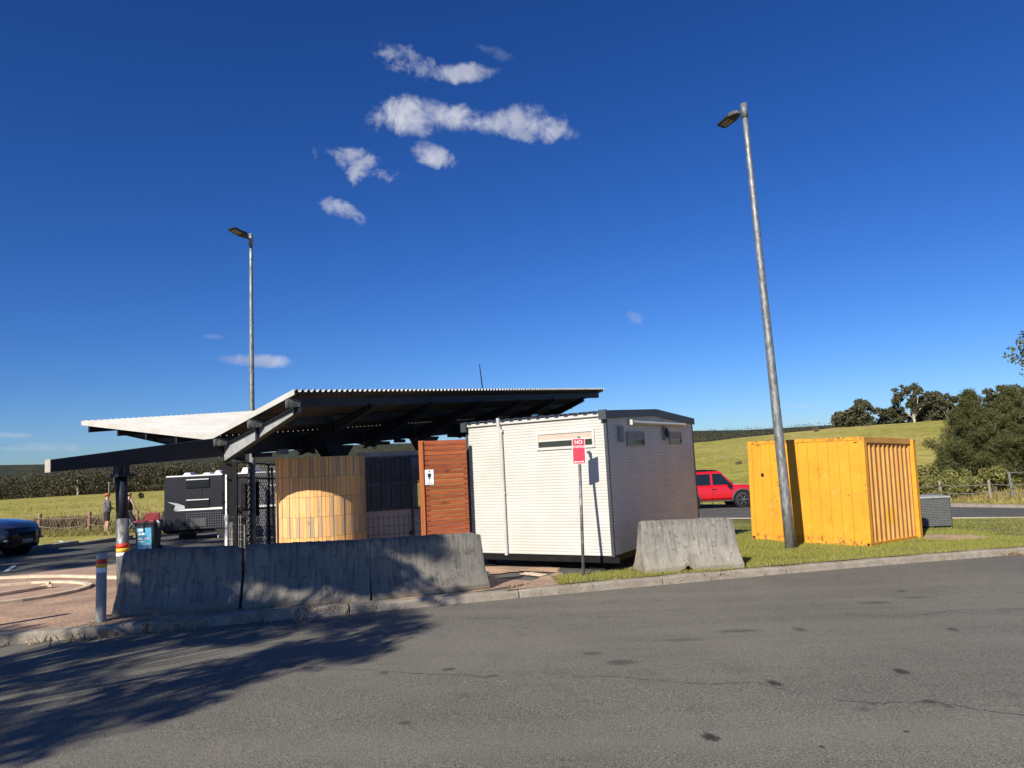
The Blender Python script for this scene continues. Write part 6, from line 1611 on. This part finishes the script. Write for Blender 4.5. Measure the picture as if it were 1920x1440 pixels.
pg2 = [(pg[-1][0] + .35, pg[-1][1] + 1.5), (-.6, 12.3), (-1.3, 12.5), (-3.0, 11.9), (-5.4, 11.0), (-5.6, 9.9), (-6.6, 9.25), (-12, 7.4), (-14, 3.5), (-9, 2.6)]
pgb = [(-5.75, 9.75), (-4.9, 9.7), (-2.6, 10.2), (-1.2, 10.9), (-.7, 12.1), (-1.7, 12.9), (-3.6, 12.4), (-5.2, 11.4)]
shade_tree('spreading gum tree behind the viewer shading the road', pg + pg2, 33000, (-15.5, -10.5), (4.5, 9.5), .09, 5, 160, (.28, .68))
shade_tree('second gum tree behind the viewer shading the row of barriers', pgb, 13000, (-15.5, -7.0), (4.5, 8.0), .1, 15, 27, (.3, .6))
pg3 = [(-26, 13.5), (-15, 15.2), (-11.2, 15.6), (-10.0, 17.4), (-9.2, 18.6), (-12.4, 20.4), (-16, 19.5), (-26, 19)]
shade_tree('gum tree left of the viewer shading the back car park', pg3, 14000, (-27, 0.5), (4, 8), .1, 6, 80, (.35, .8))
pg4 = [(-12, 19.5), (-8.2, 19.5), (-7.4, 22), (-9, 25.5), (-13.5, 25.8), (-13.5, 22)]
shade_tree('second gum tree left of the viewer shading the caravan bays', pg4, 7000, (-25, 4.5), (5, 9), .1, 12, 40, (.3, .7))

# ------------------------------------------------------------------ one object per separate piece
SPLIT = {'front_rail', 'top_rail', 'corner_post', 'barge_flashing', 'corner_flashing', 'roof_rail', 'girder_stiffener', 'rafter_cleat', 'conduit_tray', 'pipe_bracket',
         'footing', 'cap_plate', 'casting_hole', 'vent_slot', 'frame', 'rail', 'fascia', 'timber_upright', 'latch', 'door_handle', 'gate_rail', 'skid', 'rear_stud', 'bracket',
         'chassis_rail', 'door_seam', 'crank', 'led_panel', 'head_box', 'seat_post', 'awning_end', 'wheel_well'}
def islands(me):
    n = len(me.vertices); par = list(range(n))
    def fd(a):
        while par[a] != a: par[a] = par[par[a]]; a = par[a]
        return a
    for p in me.polygons:
        v = p.vertices; a = fd(v[0])
        for q in v[1:]: par[fd(q)] = a
    g = {}
    for p in me.polygons: g.setdefault(fd(p.vertices[0]), []).append(p)
    return list(g.values())
for o in list(S.objects):
    if o.type != 'MESH' or o.name.split('.')[0] not in SPLIT or o.get('kind'): continue
    isl = islands(o.data)
    if len(isl) < 2 or len(isl) > 60: continue
    old = o.data; base_name = o.name.split('.')[0]
    for k, polys in enumerate(isl):
        mp = {}; vs = []; fs = []
        for p in polys:
            f = []
            for v in p.vertices:
                if v not in mp: mp[v] = len(vs); vs.append(tuple(old.vertices[v].co))
                f.append(mp[v])
            fs.append(f)
        me = bpy.data.meshes.new(base_name); me.from_pydata(vs, [], fs)
        for mt in old.materials: me.materials.append(mt)
        if k == 0: first = me
        else:
            c = o.copy(); c.data = me; C.objects.link(c)
    o.data = first
